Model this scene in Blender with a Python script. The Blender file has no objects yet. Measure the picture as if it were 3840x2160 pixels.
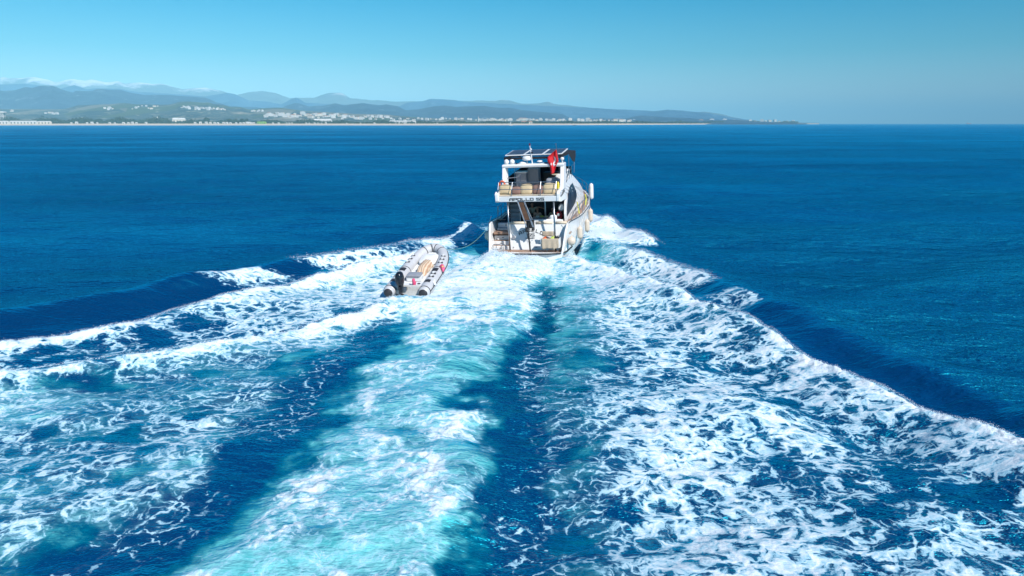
import bpy, bmesh, math, random
import numpy as np
from mathutils import Matrix, Vector
random.seed(7)
R = math.radians
SC = bpy.context.scene
COL = SC.collection

# ------------------------------------------------------------------ camera
CAM_H = 8.0
FPX = 2560.0
PITCH = math.atan((1080 - 463) / FPX)
cam_d = bpy.data.cameras.new('camera'); cam = bpy.data.objects.new('camera', cam_d); COL.objects.link(cam)
cam_d.sensor_fit = 'HORIZONTAL'; cam_d.sensor_width = 36.0; cam_d.lens = 36.0 * FPX / 3840
cam_d.clip_start = 0.1; cam_d.clip_end = 200000
cam.location = (0, 0, CAM_H); cam.rotation_euler = (math.pi / 2 - PITCH, 0, 0)
SC.camera = cam

# ------------------------------------------------------------------ light
SUN_EL, SUN_AZ = R(41), R(145)          # azimuth clockwise from +Y: behind the camera, to its right
W = bpy.data.worlds.new('World'); SC.world = W; W.use_nodes = True
nt = W.node_tree; nt.nodes.clear()
wo = nt.nodes.new('ShaderNodeOutputWorld'); bg = nt.nodes.new('ShaderNodeBackground')
sky = nt.nodes.new('ShaderNodeTexSky'); sky.sky_type = 'NISHITA'; sky.sun_disc = False
sky.sun_elevation = SUN_EL; sky.sun_rotation = SUN_AZ
sky.altitude = 0; sky.air_density = 1.0; sky.dust_density = 0.3; sky.ozone_density = 1.0
tint = nt.nodes.new('ShaderNodeMix'); tint.data_type = 'RGBA'; tint.blend_type = 'MULTIPLY'
tint.inputs[0].default_value = 1.0
tco = nt.nodes.new('ShaderNodeTexCoord'); tsep = nt.nodes.new('ShaderNodeSeparateXYZ'); tr = nt.nodes.new('ShaderNodeValToRGB')
nt.links.new(tco.outputs['Generated'], tsep.inputs[0]); nt.links.new(tsep.outputs['Z'], tr.inputs[0])
SKY_TINT = [(0.0, (.48, .70, .98)), (.035, (.46, .66, .82)), (.09, (.16, .57, .72)), (.16, (.005, .54, .75)), (.5, (.05, .50, .85))]
for k, (p_, c_) in enumerate(SKY_TINT):
    e_ = tr.color_ramp.elements[k] if k < 2 else tr.color_ramp.elements.new(p_)
    e_.position = p_; e_.color = (*c_, 1)
nt.links.new(tr.outputs[0], tint.inputs[7])
nt.links.new(sky.outputs[0], tint.inputs[6]); nt.links.new(tint.outputs[2], bg.inputs['Color'])
bg.inputs['Strength'].default_value = 0.118
nt.links.new(bg.outputs[0], wo.inputs['Surface'])
sd = bpy.data.lights.new('sun', 'SUN'); sun = bpy.data.objects.new('sun', sd); COL.objects.link(sun)
sd.energy = 5.0; sd.angle = R(0.5); sd.color = (1.0, 0.97, 0.93)
sdir = Vector((math.sin(SUN_AZ) * math.cos(SUN_EL), math.cos(SUN_AZ) * math.cos(SUN_EL), math.sin(SUN_EL)))
sun.rotation_euler = sdir.to_track_quat('Z', 'Y').to_euler()
SC.view_settings.view_transform = 'Standard'; SC.view_settings.look = 'None'
SC.view_settings.exposure = 0.32; SC.view_settings.gamma = 1.0; SC.view_settings.use_curve_mapping = False
SC.render.engine = 'CYCLES'
SC.cycles.max_bounces = 6; SC.cycles.diffuse_bounces = 2; SC.cycles.glossy_bounces = 3
SC.cycles.transmission_bounces = 3; SC.cycles.volume_bounces = 0; SC.cycles.use_denoising = True
SC.cycles.caustics_reflective = False; SC.cycles.caustics_refractive = False

# ------------------------------------------------------------------ node helpers
class NG:
    """tiny wrapper for building node trees"""
    def __init__(s, name):
        s.m = bpy.data.materials.new(name); s.m.use_nodes = True
        s.t = s.m.node_tree; s.t.nodes.clear()
        s.out = s.t.nodes.new('ShaderNodeOutputMaterial')
    def n(s, typ, **kw):
        nd = s.t.nodes.new(typ)
        for k, v in kw.items(): setattr(nd, k, v)
        return nd
    def l(s, a, b): s.t.links.new(a, b)
    def put(s, sock, v):
        if hasattr(v, 'links'): s.l(v, sock)
        elif isinstance(v, (tuple, list)) and len(v) == 3 and sock.type == 'RGBA': sock.default_value = (*v, 1)
        else: sock.default_value = v
    def math(s, op, a, b=0.0, c=None, clamp=False):
        nd = s.n('ShaderNodeMath', operation=op, use_clamp=clamp)
        s.put(nd.inputs[0], a); s.put(nd.inputs[1], b)
        if c is not None: s.put(nd.inputs[2], c)
        return nd.outputs[0]
    def vmath(s, op, a, b):
        nd = s.n('ShaderNodeVectorMath', operation=op); s.put(nd.inputs[0], a); s.put(nd.inputs[1], b)
        return nd.outputs[0]
    def scale(s, a, k):
        nd = s.n('ShaderNodeVectorMath', operation='SCALE'); s.put(nd.inputs[0], a); s.put(nd.inputs['Scale'], k)
        return nd.outputs[0]
    def mix(s, f, a, b, typ='MIX'):
        nd = s.n('ShaderNodeMix', data_type='RGBA', blend_type=typ)
        s.put(nd.inputs[0], f); s.put(nd.inputs[6], a); s.put(nd.inputs[7], b); return nd.outputs[2]
    def mixf(s, f, a, b):
        nd = s.n('ShaderNodeMix', data_type='FLOAT')
        s.put(nd.inputs[0], f); s.put(nd.inputs[2], a); s.put(nd.inputs[3], b); return nd.outputs[0]
    def step(s, v, lo, hi, a=0.0, b=1.0, smooth=True):
        nd = s.n('ShaderNodeMapRange', interpolation_type='SMOOTHSTEP' if smooth else 'LINEAR')
        s.put(nd.inputs[0], v); s.put(nd.inputs[1], lo); s.put(nd.inputs[2], hi); s.put(nd.inputs[3], a); s.put(nd.inputs[4], b)
        return nd.outputs[0]
    def noise(s, vec, scale, detail=4, rough=0.5, dist=0.0, lac=2.0, col=False):
        nd = s.n('ShaderNodeTexNoise'); s.put(nd.inputs['Vector'], vec)
        for k, v in (('Scale', scale), ('Detail', detail), ('Roughness', rough), ('Distortion', dist), ('Lacunarity', lac)):
            s.put(nd.inputs[k], v)
        return nd.outputs['Color' if col else 'Fac']
    def voro(s, vec, scale, feature='DISTANCE_TO_EDGE', rnd=1.0, out='Distance'):
        nd = s.n('ShaderNodeTexVoronoi', feature=feature); s.put(nd.inputs['Vector'], vec)
        s.put(nd.inputs['Scale'], scale); s.put(nd.inputs['Randomness'], rnd); return nd.outputs[out]
    def attr(s, name):
        nd = s.n('ShaderNodeAttribute', attribute_name=name); return nd.outputs['Fac']
    def bsdf(s, color, rough=0.5, metal=0.0, spec=0.5, ior=None, normal=None, **kw):
        b = s.n('ShaderNodeBsdfPrincipled')
        s.put(b.inputs['Base Color'], color); s.put(b.inputs['Roughness'], rough); s.put(b.inputs['Metallic'], metal)
        s.put(b.inputs['Specular IOR Level'], spec)
        if ior: b.inputs['IOR'].default_value = ior
        if normal is not None: s.l(normal, b.inputs['Normal'])
        for k, v in kw.items(): s.put(b.inputs[k.replace('_', ' ')], v)
        s.l(b.outputs[0], s.out.inputs['Surface']); return b
    def bump(s, h, strength, dist, normal=None):
        b = s.n('ShaderNodeBump'); s.put(b.inputs['Height'], h); s.put(b.inputs['Strength'], strength); s.put(b.inputs['Distance'], dist)
        if normal is not None: s.l(normal, b.inputs['Normal'])
        return b.outputs[0]
def objco(g): return g.n('ShaderNodeTexCoord').outputs['Object']

def tag(o, label=None, cat=None, group=None, kind=None):
    if label: o['label'] = label
    if cat: o['category'] = cat
    if group: o['group'] = group
    if kind: o['kind'] = kind
    return o

# ------------------------------------------------------------------ numpy noise
def _h(ix, iy, seed):
    n = (ix * 374761393 + iy * 668265263 + seed * 974634777) & 0xFFFFFFFF
    n = ((n ^ (n >> 13)) * 1274126177) & 0xFFFFFFFF
    return ((n ^ (n >> 16)) & 0xFFFF) / 65535.0
def vnoise(x, y, seed=0):
    ix = np.floor(x).astype(np.int64); iy = np.floor(y).astype(np.int64)
    fx = x - ix; fy = y - iy; fx = fx * fx * (3 - 2 * fx); fy = fy * fy * (3 - 2 * fy)
    a = _h(ix, iy, seed); b = _h(ix + 1, iy, seed); c = _h(ix, iy + 1, seed); d = _h(ix + 1, iy + 1, seed)
    return (a * (1 - fx) + b * fx) * (1 - fy) + (c * (1 - fx) + d * fx) * fy
def fbm(x, y, seed=0, oct=4, gain=0.5):
    s = 0; a = 1.0; t = 0
    for k in range(oct):
        s = s + a * vnoise(x * 2 ** k + 17.3 * k, y * 2 ** k - 9.1 * k, seed + k * 7); t += a; a *= gain
    return s / t
def sstep(a, b, v):
    t = np.clip((v - a) / (b - a), 0, 1); return t * t * (3 - 2 * t)
def gauss(d, s): return np.exp(-(d / s) ** 2)

# ------------------------------------------------------------------ the sea and the wake
# crest and band lines of the wake, metres on the water: (x, y)
def line(pts):
    p = np.array(sorted(pts, key=lambda q: q[1]), float)
    ys = np.linspace(p[0, 1], p[-1, 1], 200); xs = np.interp(ys, p[:, 1], p[:, 0])
    k = np.hanning(17); k /= k.sum()
    xs = np.convolve(np.pad(xs, 8, mode='reflect', reflect_type='odd'), k, 'valid')
    sl0 = (xs[6] - xs[0]) / (ys[6] - ys[0]); sl1 = (xs[-1] - xs[-7]) / (ys[-1] - ys[-7])
    def f(y):
        v = np.interp(y, ys, xs)
        v = v + np.where(y < ys[0], (y - ys[0]) * sl0, 0) + np.where(y > ys[-1], (y - ys[-1]) * sl1, 0)
        return v
    return f
L_R1 = line([(13.6, 8.5), (12.1, 14.7), (11.6, 16.7), (10.9, 18.9), (10.0, 21.5), (9.3, 25.4), (7.9, 29.0), (6.9, 31.9), (5.9, 35.7), (4.2, 38.0), (2.6, 41)])
L_L1 = line([(-24, 17.5), (-18.5, 23.3), (-17.4, 24.2), (-16.1, 25.2), (-15.2, 26.3), (-14.1, 28.4), (-13.2, 29.8), (-11.9, 32.0), (-10.9, 33.8), (-9.8, 35.4), (-8.4, 37.0), (-6.5, 38.9), (-4.6, 40.9), (-2.3, 43.6)])
L_L2 = line([(-22, 15.5), (-16.0, 20.0), (-14.2, 21.1), (-12.8, 22.1), (-11.0, 23.2), (-9.8, 24.3), (-8.9, 25.1), (-8.0, 26.2), (-6.4, 27.5), (-5.4, 29.5), (-4, 33)])
L_L0 = line([(-22, 27), (-18, 30.5), (-15.7, 33.8), (-14.2, 36.4), (-11.6, 38.8), (-7.2, 43.2), (-5.3, 47.4), (-3.1, 53.7)])
L_R0 = line([(16.5, 12), (14.5, 18.0), (13.4, 21.5), (12.4, 25.0), (11.4, 28.4), (10.9, 31.3), (10.4, 34.6), (9.2, 38.0), (7.6, 41.0), (5.0, 45.2)])
L_RB = line([(9.6, 44.5), (9.4, 48), (8.6, 52.0), (7.4, 58), (6.8, 61.4)])
L_R2 = line([(11.0, 10), (9.6, 13), (8.4, 15.8), (7.4, 19.0), (6.6, 22)])
L_CL = line([(-7.4, 9.0), (-6.6, 10.8), (-5.7, 12.8), (-5.5, 14.4), (-5.5, 16.5), (-5.2, 19.2), (-4.6, 22.7), (-4.5, 25.0), (-5.1, 30.4), (-4.0, 38)])
L_CR = line([(-0.9, 9.0), (-0.8, 10.8), (-0.4, 12.8), (-0.5, 14.4), (-1.0, 16.5), (-0.8, 19.2), (-0.3, 22.7), (0.0, 25.0), (0.8, 30.4), (1.5, 38)])
L_DK = line([(-0.2, 9), (0.0, 10.8), (0.5, 14.4), (0.4, 17.7), (0.7, 22.7), (1.0, 29.0), (1.6, 36.4)])
L_DL = line([(-8.6, 9), (-7.8, 11.4), (-6.6, 14.4), (-6.3, 18.6), (-6.1, 22.7), (-5.2, 26.5)])
def dist_to(f, x, y):
    sl = (f(y + .25) - f(y - .25)) / .5
    return (x - f(y)) / np.sqrt(1 + sl * sl)
YO = np.array((0.82, 39.6)); YA = R(15)                  # the yacht's stern and heading
def sea(x, y):
    """height, foam cover, aerated-water cover at points of the water surface"""
    r = np.hypot(x, y)
    near = 1 - sstep(120, 400, r)
    wx = x + 0.5 * (fbm(x * .7, y * .7, 3, 3) - .5) * 2.0; wy = y + 0.5 * (fbm(x * .7, y * .7, 9, 3) - .5) * 2.0
    jag = (fbm(x * 1.6, y * 1.6, 21, 4, .6) - .5)
    big = fbm(x * .28, y * .28, 31, 3)
    h = np.zeros_like(x)
    rng = np.random.RandomState(4)
    for k in range(34):                                   # wind chop
        lam = 0.55 * 1.11 ** k
        th = R(-78) + rng.normal(0, .42); ph = rng.uniform(0, 6.28)
        a = 0.0058 * lam ** 0.90
        fade = np.clip(1 - r / (lam * 95), 0, 1)
        p = 2 * math.pi / lam * (x * math.cos(th) + y * math.sin(th)) + ph
        h += a * fade * np.sin(p + 0.5 * np.sin(p))
    # coordinates in the yacht's frame
    u = (x - YO[0]) * math.cos(YA) - (y - YO[1]) * math.sin(YA)
    v = (x - YO[0]) * math.sin(YA) + (y - YO[1]) * math.cos(YA)
    dR1 = dist_to(L_R1, x, y); dL1 = -dist_to(L_L1, x, y); dL2 = -dist_to(L_L2, x, y)
    dL0 = -dist_to(L_L0, x, y); dR0 = dist_to(L_R0, x, y); dRB = dist_to(L_RB, x, y); dR2 = dist_to(L_R2, x, y)
    wob = (fbm(x * .24 + 3, y * .30 + 7, 121, 3) - .5)
    wob2 = (fbm(x * .3 + 31, y * .36 - 7, 131, 3) - .5)
    cl, cr, dk, dl = L_CL(wy) + .35 * sstep(23, 17, y) * sstep(10.5, 13, y) + wob * 2.4, L_CR(wy) - .25 * sstep(26, 18, y) + wob2 * 2.2, L_DK(wy) + wob2 * 1.6, L_DL(wy) + wob * 1.8
    foam = np.zeros_like(x); aqua = np.zeros_like(x)
    back = 1 - sstep(41, 46, y)
    jg = jag * 0.9
    # --- field between the two main crests
    in_R = sstep(0.12, -0.12, dR1 + jg * .5) * sstep(-.1, .5, wx - dk - .3) * back
    fr = 0.68 - 0.20 * sstep(38, 22, y)
    dens = fr + 0.34 * gauss(dR1 + .18, .30) + .04 * gauss(dR1 + 1.2, .8) + 0.16 * gauss(dR2 + .6, .8) * sstep(24, 18, y) + .18 * gauss(x - 4.5, 2.5) * sstep(24, 36, y)
    dens -= 0.26 * gauss(dR1 + 2.9, 0.9) * sstep(28, 20, y)
    dens -= 0.10 * gauss(dR2 + 2.4, .9) * sstep(24, 16, y)
    dens -= 0.25 * gauss(wx - dk - 1.2, 1.3) * sstep(26, 14, y) + .1 * sstep(2.5, 0, wx - dk) * sstep(36, 28, y)
    foam = np.maximum(foam, in_R * (dens + (big - .5) * .55))
    aqua += in_R * (0.85 * gauss(wx - dk - .2, 2.0) * (.55 + .45 * sstep(10, 26, y)) + .35 * sstep(18, 34, y))
    # --- turquoise column
    in_C = sstep(-.45, .8, wx - cl + jg * 1.6) * sstep(.45, -.45, wx - cr + jg * 1.4) * back
    mid = (wx - cl) / np.maximum(cr - cl, .5)
    dens = 0.60 + 0.29 * sstep(24, 33, y) + .26 * gauss(mid - .80, .22) * sstep(20, 14, y) + .22 * gauss(mid - .12, .14) + (big - .5) * .8
    swirl = fbm(x * .55 + 4, y * .32, 77, 3)
    dens += .25 * gauss((swirl - .5), .05) 
    foam = np.maximum(foam, in_C * dens)
    aqua = np.maximum(aqua, sstep(-1.0, .6, wx - cl + jg * 1.6) * sstep(.9, -.6, wx - cr + jg * 1.6) * back * (.50 + 1.0 * fbm(x * .42, y * .5, 141, 4, .6)))
    # --- left field
    in_L = sstep(.12, -.12, dL2 + jg * .5) * sstep(.6, -.6, wx - dl + .5) * back
    dens = 0.42 + 0.30 * gauss(dL2 + .3, .45) + .25 * sstep(22, 27, y) + (big - .5) * .75 - .2 * sstep(1.8, 0, dl - wx)
    foam = np.maximum(foam, in_L * dens)
    aqua = np.maximum(aqua, in_L * (.33 + .18 * gauss(dL2 + 3.0, 1.8) + (big - .5) * .7))
    in_LL = sstep(.12, -.12, dL1 + jg * .6) * sstep(-.3, .3, dL2) * back
    dens = 0.36 + 0.34 * gauss(dL1 + .3, .6) + .34 * sstep(28, 36, y) + (big - .5) * .5
    foam = np.maximum(foam, in_LL * dens)
    aqua = np.maximum(aqua, in_LL * .45 * sstep(26, 34, y))
    # dark strips
    m2 = (fbm(x * .33 + 8, y * .33, 83, 4, .6) - .5)
    dkw = wx - dk - .25 + m2 * 3.2 + jag * 1.4 + .3 * np.sin(y * .55)
    strip = np.where(dkw < 0, gauss(dkw, .55 - .2 * sstep(24, 30, y)), gauss(dkw, .60 + .85 * sstep(28, 20, y))) * (.8 + .5 * vnoise(x * .8, y * .8, 84)) * sstep(36, 31, y)
    strip = np.maximum(np.clip(strip, 0, 1), gauss(wx - dk - .05, .35) * sstep(40, 36, y) * .8)
    foam *= 1 - strip * (.80 - .45 * sstep(25, 31, y))
    foam *= 1 - .85 * gauss(wx - dl - .15 + m2 * 2.6 + jag, .85) * sstep(28, 25, y)
    aqua *= 1 - .45 * strip
    foam += .20 * strip + .16 * gauss(wx - dl, .9) * sstep(28, 22, y)
    # --- outer crests
    pL = np.clip(sstep(44, 40.5, y) * sstep(37.6, 38.6, y) + .95 * sstep(33.0, 34.4, y) * sstep(36.8, 36.2, y) + sstep(43, 46, y), 0, 1) * sstep(58, 50, y)
    foam = np.maximum(foam, sstep(.15, -.15, dL0 + jg * .6) * gauss(np.minimum(dL0 + .5, 0), 1.5) * pL * .72)
    foam = np.maximum(foam, .22 * sstep(.3, -.1, dL0) * sstep(-.3, .3, dL1) * sstep(39, 43, y) * sstep(60, 55, y))
    pR = np.clip(sstep(33.4, 35.2, y) + .65 * sstep(28.5, 29.6, y) * sstep(32.4, 31.4, y), 0, 1) * sstep(50, 44, y)
    foam = np.maximum(foam, sstep(.15, -.15, dR0 + jg * .6) * gauss(np.minimum(dR0 + .4, 0), 1.5) * pR * .72)
    foam = np.maximum(foam, .45 * sstep(.2, -.2, dR0) * sstep(-.3, .3, dR1) * sstep(33, 39, y) * sstep(60, 50, y))
    pB = sstep(43.8, 45.2, y) * sstep(64, 58, y)
    foam = np.maximum(foam, sstep(.2, -.2, dRB + jg * .8) * sstep(-4.5, -1.2, dRB) * pB * .85)
    foam = np.maximum(foam, (.66 + .34 * sstep(5, 9, v)) * sstep(2.4, .9, np.abs(u - 3.6) - .02 * v + jg) * sstep(-2, 1, v) * sstep(15.5, 11.5, v))
    aqua = np.maximum(aqua, .7 * sstep(2.6, 1.2, np.abs(u - 3.8) + jg) * sstep(-6, -1, v) * sstep(7.5, 4, v))
    port = sstep(-2.2, -2.6, u) * sstep(-5.6, -4.6, u) * sstep(-.3, 1.2, v) * sstep(9, 6.5, v); foam *= 1 - .85 * port
    foam = np.maximum(foam, .6 * sstep(.7, .1, np.abs(u + 2.8) + jg) * sstep(5, 6.5, v) * sstep(13.5, 9, v))
    # boiling water right behind the transom, thrown-up side wash
    boil = sstep(3.4, 1.6, np.abs(u + .1) + jg) * sstep(-8.5, -3.5, v) * sstep(1.0, -.2, v)
    foam = np.maximum(foam, boil * 1.05 * (1 - .75 * gauss(wx - dk - .3, .5) * sstep(-2.0, -4.0, v)))
    aqua = np.maximum(aqua, boil * .8)
    gap = gauss(u - 3.35, .55) * sstep(1.8, 3.2, v) * sstep(7.2, 5.0, v)     # dark hollow beside the starboard fenders
    foam *= 1 - .95 * gap
    # wash round the dinghy
    dg = sstep(2.6, 1.3, np.hypot((x + 4.9), (y - 34.0) * .42) + jg)
    foam = np.maximum(foam, .93 * dg); 
    trail = sstep(1.5, .5, np.abs(x + 4.7 - (y - 30) * .28) + jg) * sstep(25, 29, y) * sstep(34, 32, y)
    foam = np.maximum(foam, trail * .85)
    slick = fbm(x * .9 + 40, y * .9, 55, 2)
    foam -= .30 * sstep(.60, .74, slick) * sstep(34, 28, y)
    foam = np.clip(foam, 0, 1); aqua = np.clip(aqua, 0, 1)
    # --- heights
    fad = 1 - sstep(52, 70, y)
    h += .62 * np.where(dR1 > 0, gauss(dR1, .55), gauss(dR1, 1.5)) * fad * (.8 + .35 * vnoise(y * .8, x * 0, 5))
    h -= .30 * gauss(dR1 - 2.4, 1.5) * fad
    h -= .22 * gauss(dR1 + 3.1, 1.2) * fad * sstep(30, 22, y)
    h += .26 * np.where(dR2 > 0, gauss(dR2, .7), gauss(dR2, 1.8)) * sstep(26, 20, y)
    h += .42 * np.where(dL1 > 0, gauss(dL1, .50), gauss(dL1, 1.3)) * fad * (.8 + .35 * vnoise(y * .9, x * 0, 6))
    h -= .25 * gauss(dL1 - 1.9, 1.2) * fad
    h += .34 * np.where(dL2 > 0, gauss(dL2, .45), gauss(dL2, 1.0)) * sstep(33, 29, y)
    h += .50 * np.where(dL0 > 0, gauss(dL0, 1.1), gauss(dL0, 1.0)) * sstep(52, 42, y)
    h += .52 * np.where(dR0 > 0, gauss(dR0, 1.6), gauss(dR0, 1.2)) * sstep(56, 46, y)
    h += .40 * gauss(dRB + .4, .8) * pB
    # rooster-tail mounds down the turquoise column, hollow dark strip
    colh = sstep(-.2, 1.4, wx - cl) * sstep(.4, -1.0, wx - cr) * back * (.30 * fbm(x * .45, y * .38, 41, 3) + .02)
    h += colh * sstep(40, 34, y) - .16 * gauss(wx - dk, .8) * sstep(36, 30, y)
    for (px, py, pa, ps) in ((-2.1, 21.6, .38, 1.0), (-3.0, 25.5, .25, 1.1), (-1.4, 15.6, .34, 1.1), (-3.6, 29.0, .30, 1.0), (-1.0, 12.6, .22, 1.1)):
        h += pa * np.exp(-np.sqrt(((x - px) / ps) ** 2 + ((y - py) / ps) ** 2 + .04) * 1.5)
    h += boil * (.36 + .40 * (fbm(x * 1.1, y * 1.1, 51, 3) - .4)) * sstep(-6.5, -2.5, v) * sstep(-.10, -.50, v) * sstep(2.0, .9, u)
    h += .35 * gauss(np.abs(u) - 3.1, .6) * sstep(6, 9, v) * sstep(15, 12, v)
    h -= .2 * gap
    # foam is lumpy
    f2 = sstep(.35, 1.0, foam) * near
    res = np.clip(1.2 - r / 90, .15, 1)
    bil = 1 - np.abs(2 * fbm(x * 1.7, y * 1.7, 61, 4, .62) - 1)
    h += f2 * res * (.13 * (bil - .7) + .08 * (fbm(x * 5.5, y * 5.5, 67, 3, .6) - .5))
    crest = (gauss(dR1 + .1, .35) * (y < 41) + gauss(dL1 + .1, .35) * (y < 43) + gauss(dL2 + .05, .3) * (y < 31)) * f2
    h += crest * .20 * (fbm(x * 4.0, y * 4.0, 71, 3, .7) - .25)
    h *= near + (1 - near) * 0
    h -= .10 * gauss(v - .4, .6) * sstep(3.2, 2.2, np.abs(u))
    # keep the water out of the hull
    inside = sstep(2.45, 2.15, np.abs(u)) * sstep(.2, .6, v) * sstep(13.5, 12, v)
    h = h * (1 - inside) - .35 * inside
    calm = np.maximum(sstep(1.0, -.5, dR0) * sstep(-.4, .3, dR1), sstep(1.0, -.5, dL0) * sstep(-.4, .3, dL1)) * sstep(60, 40, y)
    return h, foam, aqua, calm

def build_sea():
    ta = np.tan(np.linspace(-R(47), R(47), 3)); 
    az = np.arctan(np.linspace(-1.02, 1.02, 1000))
    az = np.concatenate([az, np.linspace(az[-1], 2 * math.pi + az[0], 42)[1:-1]])
    # row distances: even steps of the viewing angle near the wake, wider ones far away
    vs = np.linspace(math.tan(R(41) - PITCH), math.tan(R(0.9) - PITCH), 640)
    dep = np.arctan(vs) + PITCH
    rr = CAM_H / np.tan(dep)
    rr = np.concatenate([[.4, 1.5, 3, 5, 7], rr[rr > 8.6], np.geomspace(rr[-1] * 1.02, 60000, 70)])
    A, RR = np.meshgrid(az, rr)
    x = (np.sin(A) * RR).ravel(); y = (np.cos(A) * RR).ravel()
    h, foam, aqua, calm = sea(x, y)
    n_r, n_a = A.shape
    co = np.stack([x, y, h], 1)
    i = np.arange(n_r - 1)[:, None] * n_a; j = np.arange(n_a)[None, :]; j2 = (j + 1) % n_a
    f = np.stack([i + j, i + n_a + j, i + n_a + j2, i + j2], -1).reshape(-1, 4)[:, ::-1]
    # disc in the middle
    mesh = bpy.data.meshes.new('sea')
    nv = len(co) + 1; co = np.concatenate([co, [[0, 0, 0]]])
    tri = np.stack([j[0], j2[0], np.full(n_a, nv - 1)], 1)[:, ::-1]
    mesh.vertices.add(nv); mesh.vertices.foreach_set('co', co.astype(np.float32).ravel())
    nl = f.size + tri.size
    mesh.loops.add(nl); mesh.loops.foreach_set('vertex_index', np.concatenate([f.ravel(), tri.ravel()]).astype(np.int32))
    mesh.polygons.add(len(f) + len(tri))
    ls = np.concatenate([np.arange(len(f)) * 4, len(f) * 4 + np.arange(len(tri)) * 3]).astype(np.int32)
    mesh.polygons.foreach_set('loop_start', ls)
    mesh.update(calc_edges=True)
    mesh.polygons.foreach_set('use_smooth', np.ones(len(f) + len(tri), bool))
    for nm, a in (('foam', foam), ('aqua', aqua), ('calm', calm)):
        at = mesh.attributes.new(nm, 'FLOAT', 'POINT')
        at.data.foreach_set('value', np.concatenate([a, [0]]).astype(np.float32))
    o = bpy.data.objects.new('sea', mesh); COL.objects.link(o)
    if mesh.polygons[0].normal.z < 0: mesh.flip_normals()
    tag(o, 'deep blue sea with the white and turquoise foam of the wake', 'sea', kind='structure')
    return o

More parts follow.
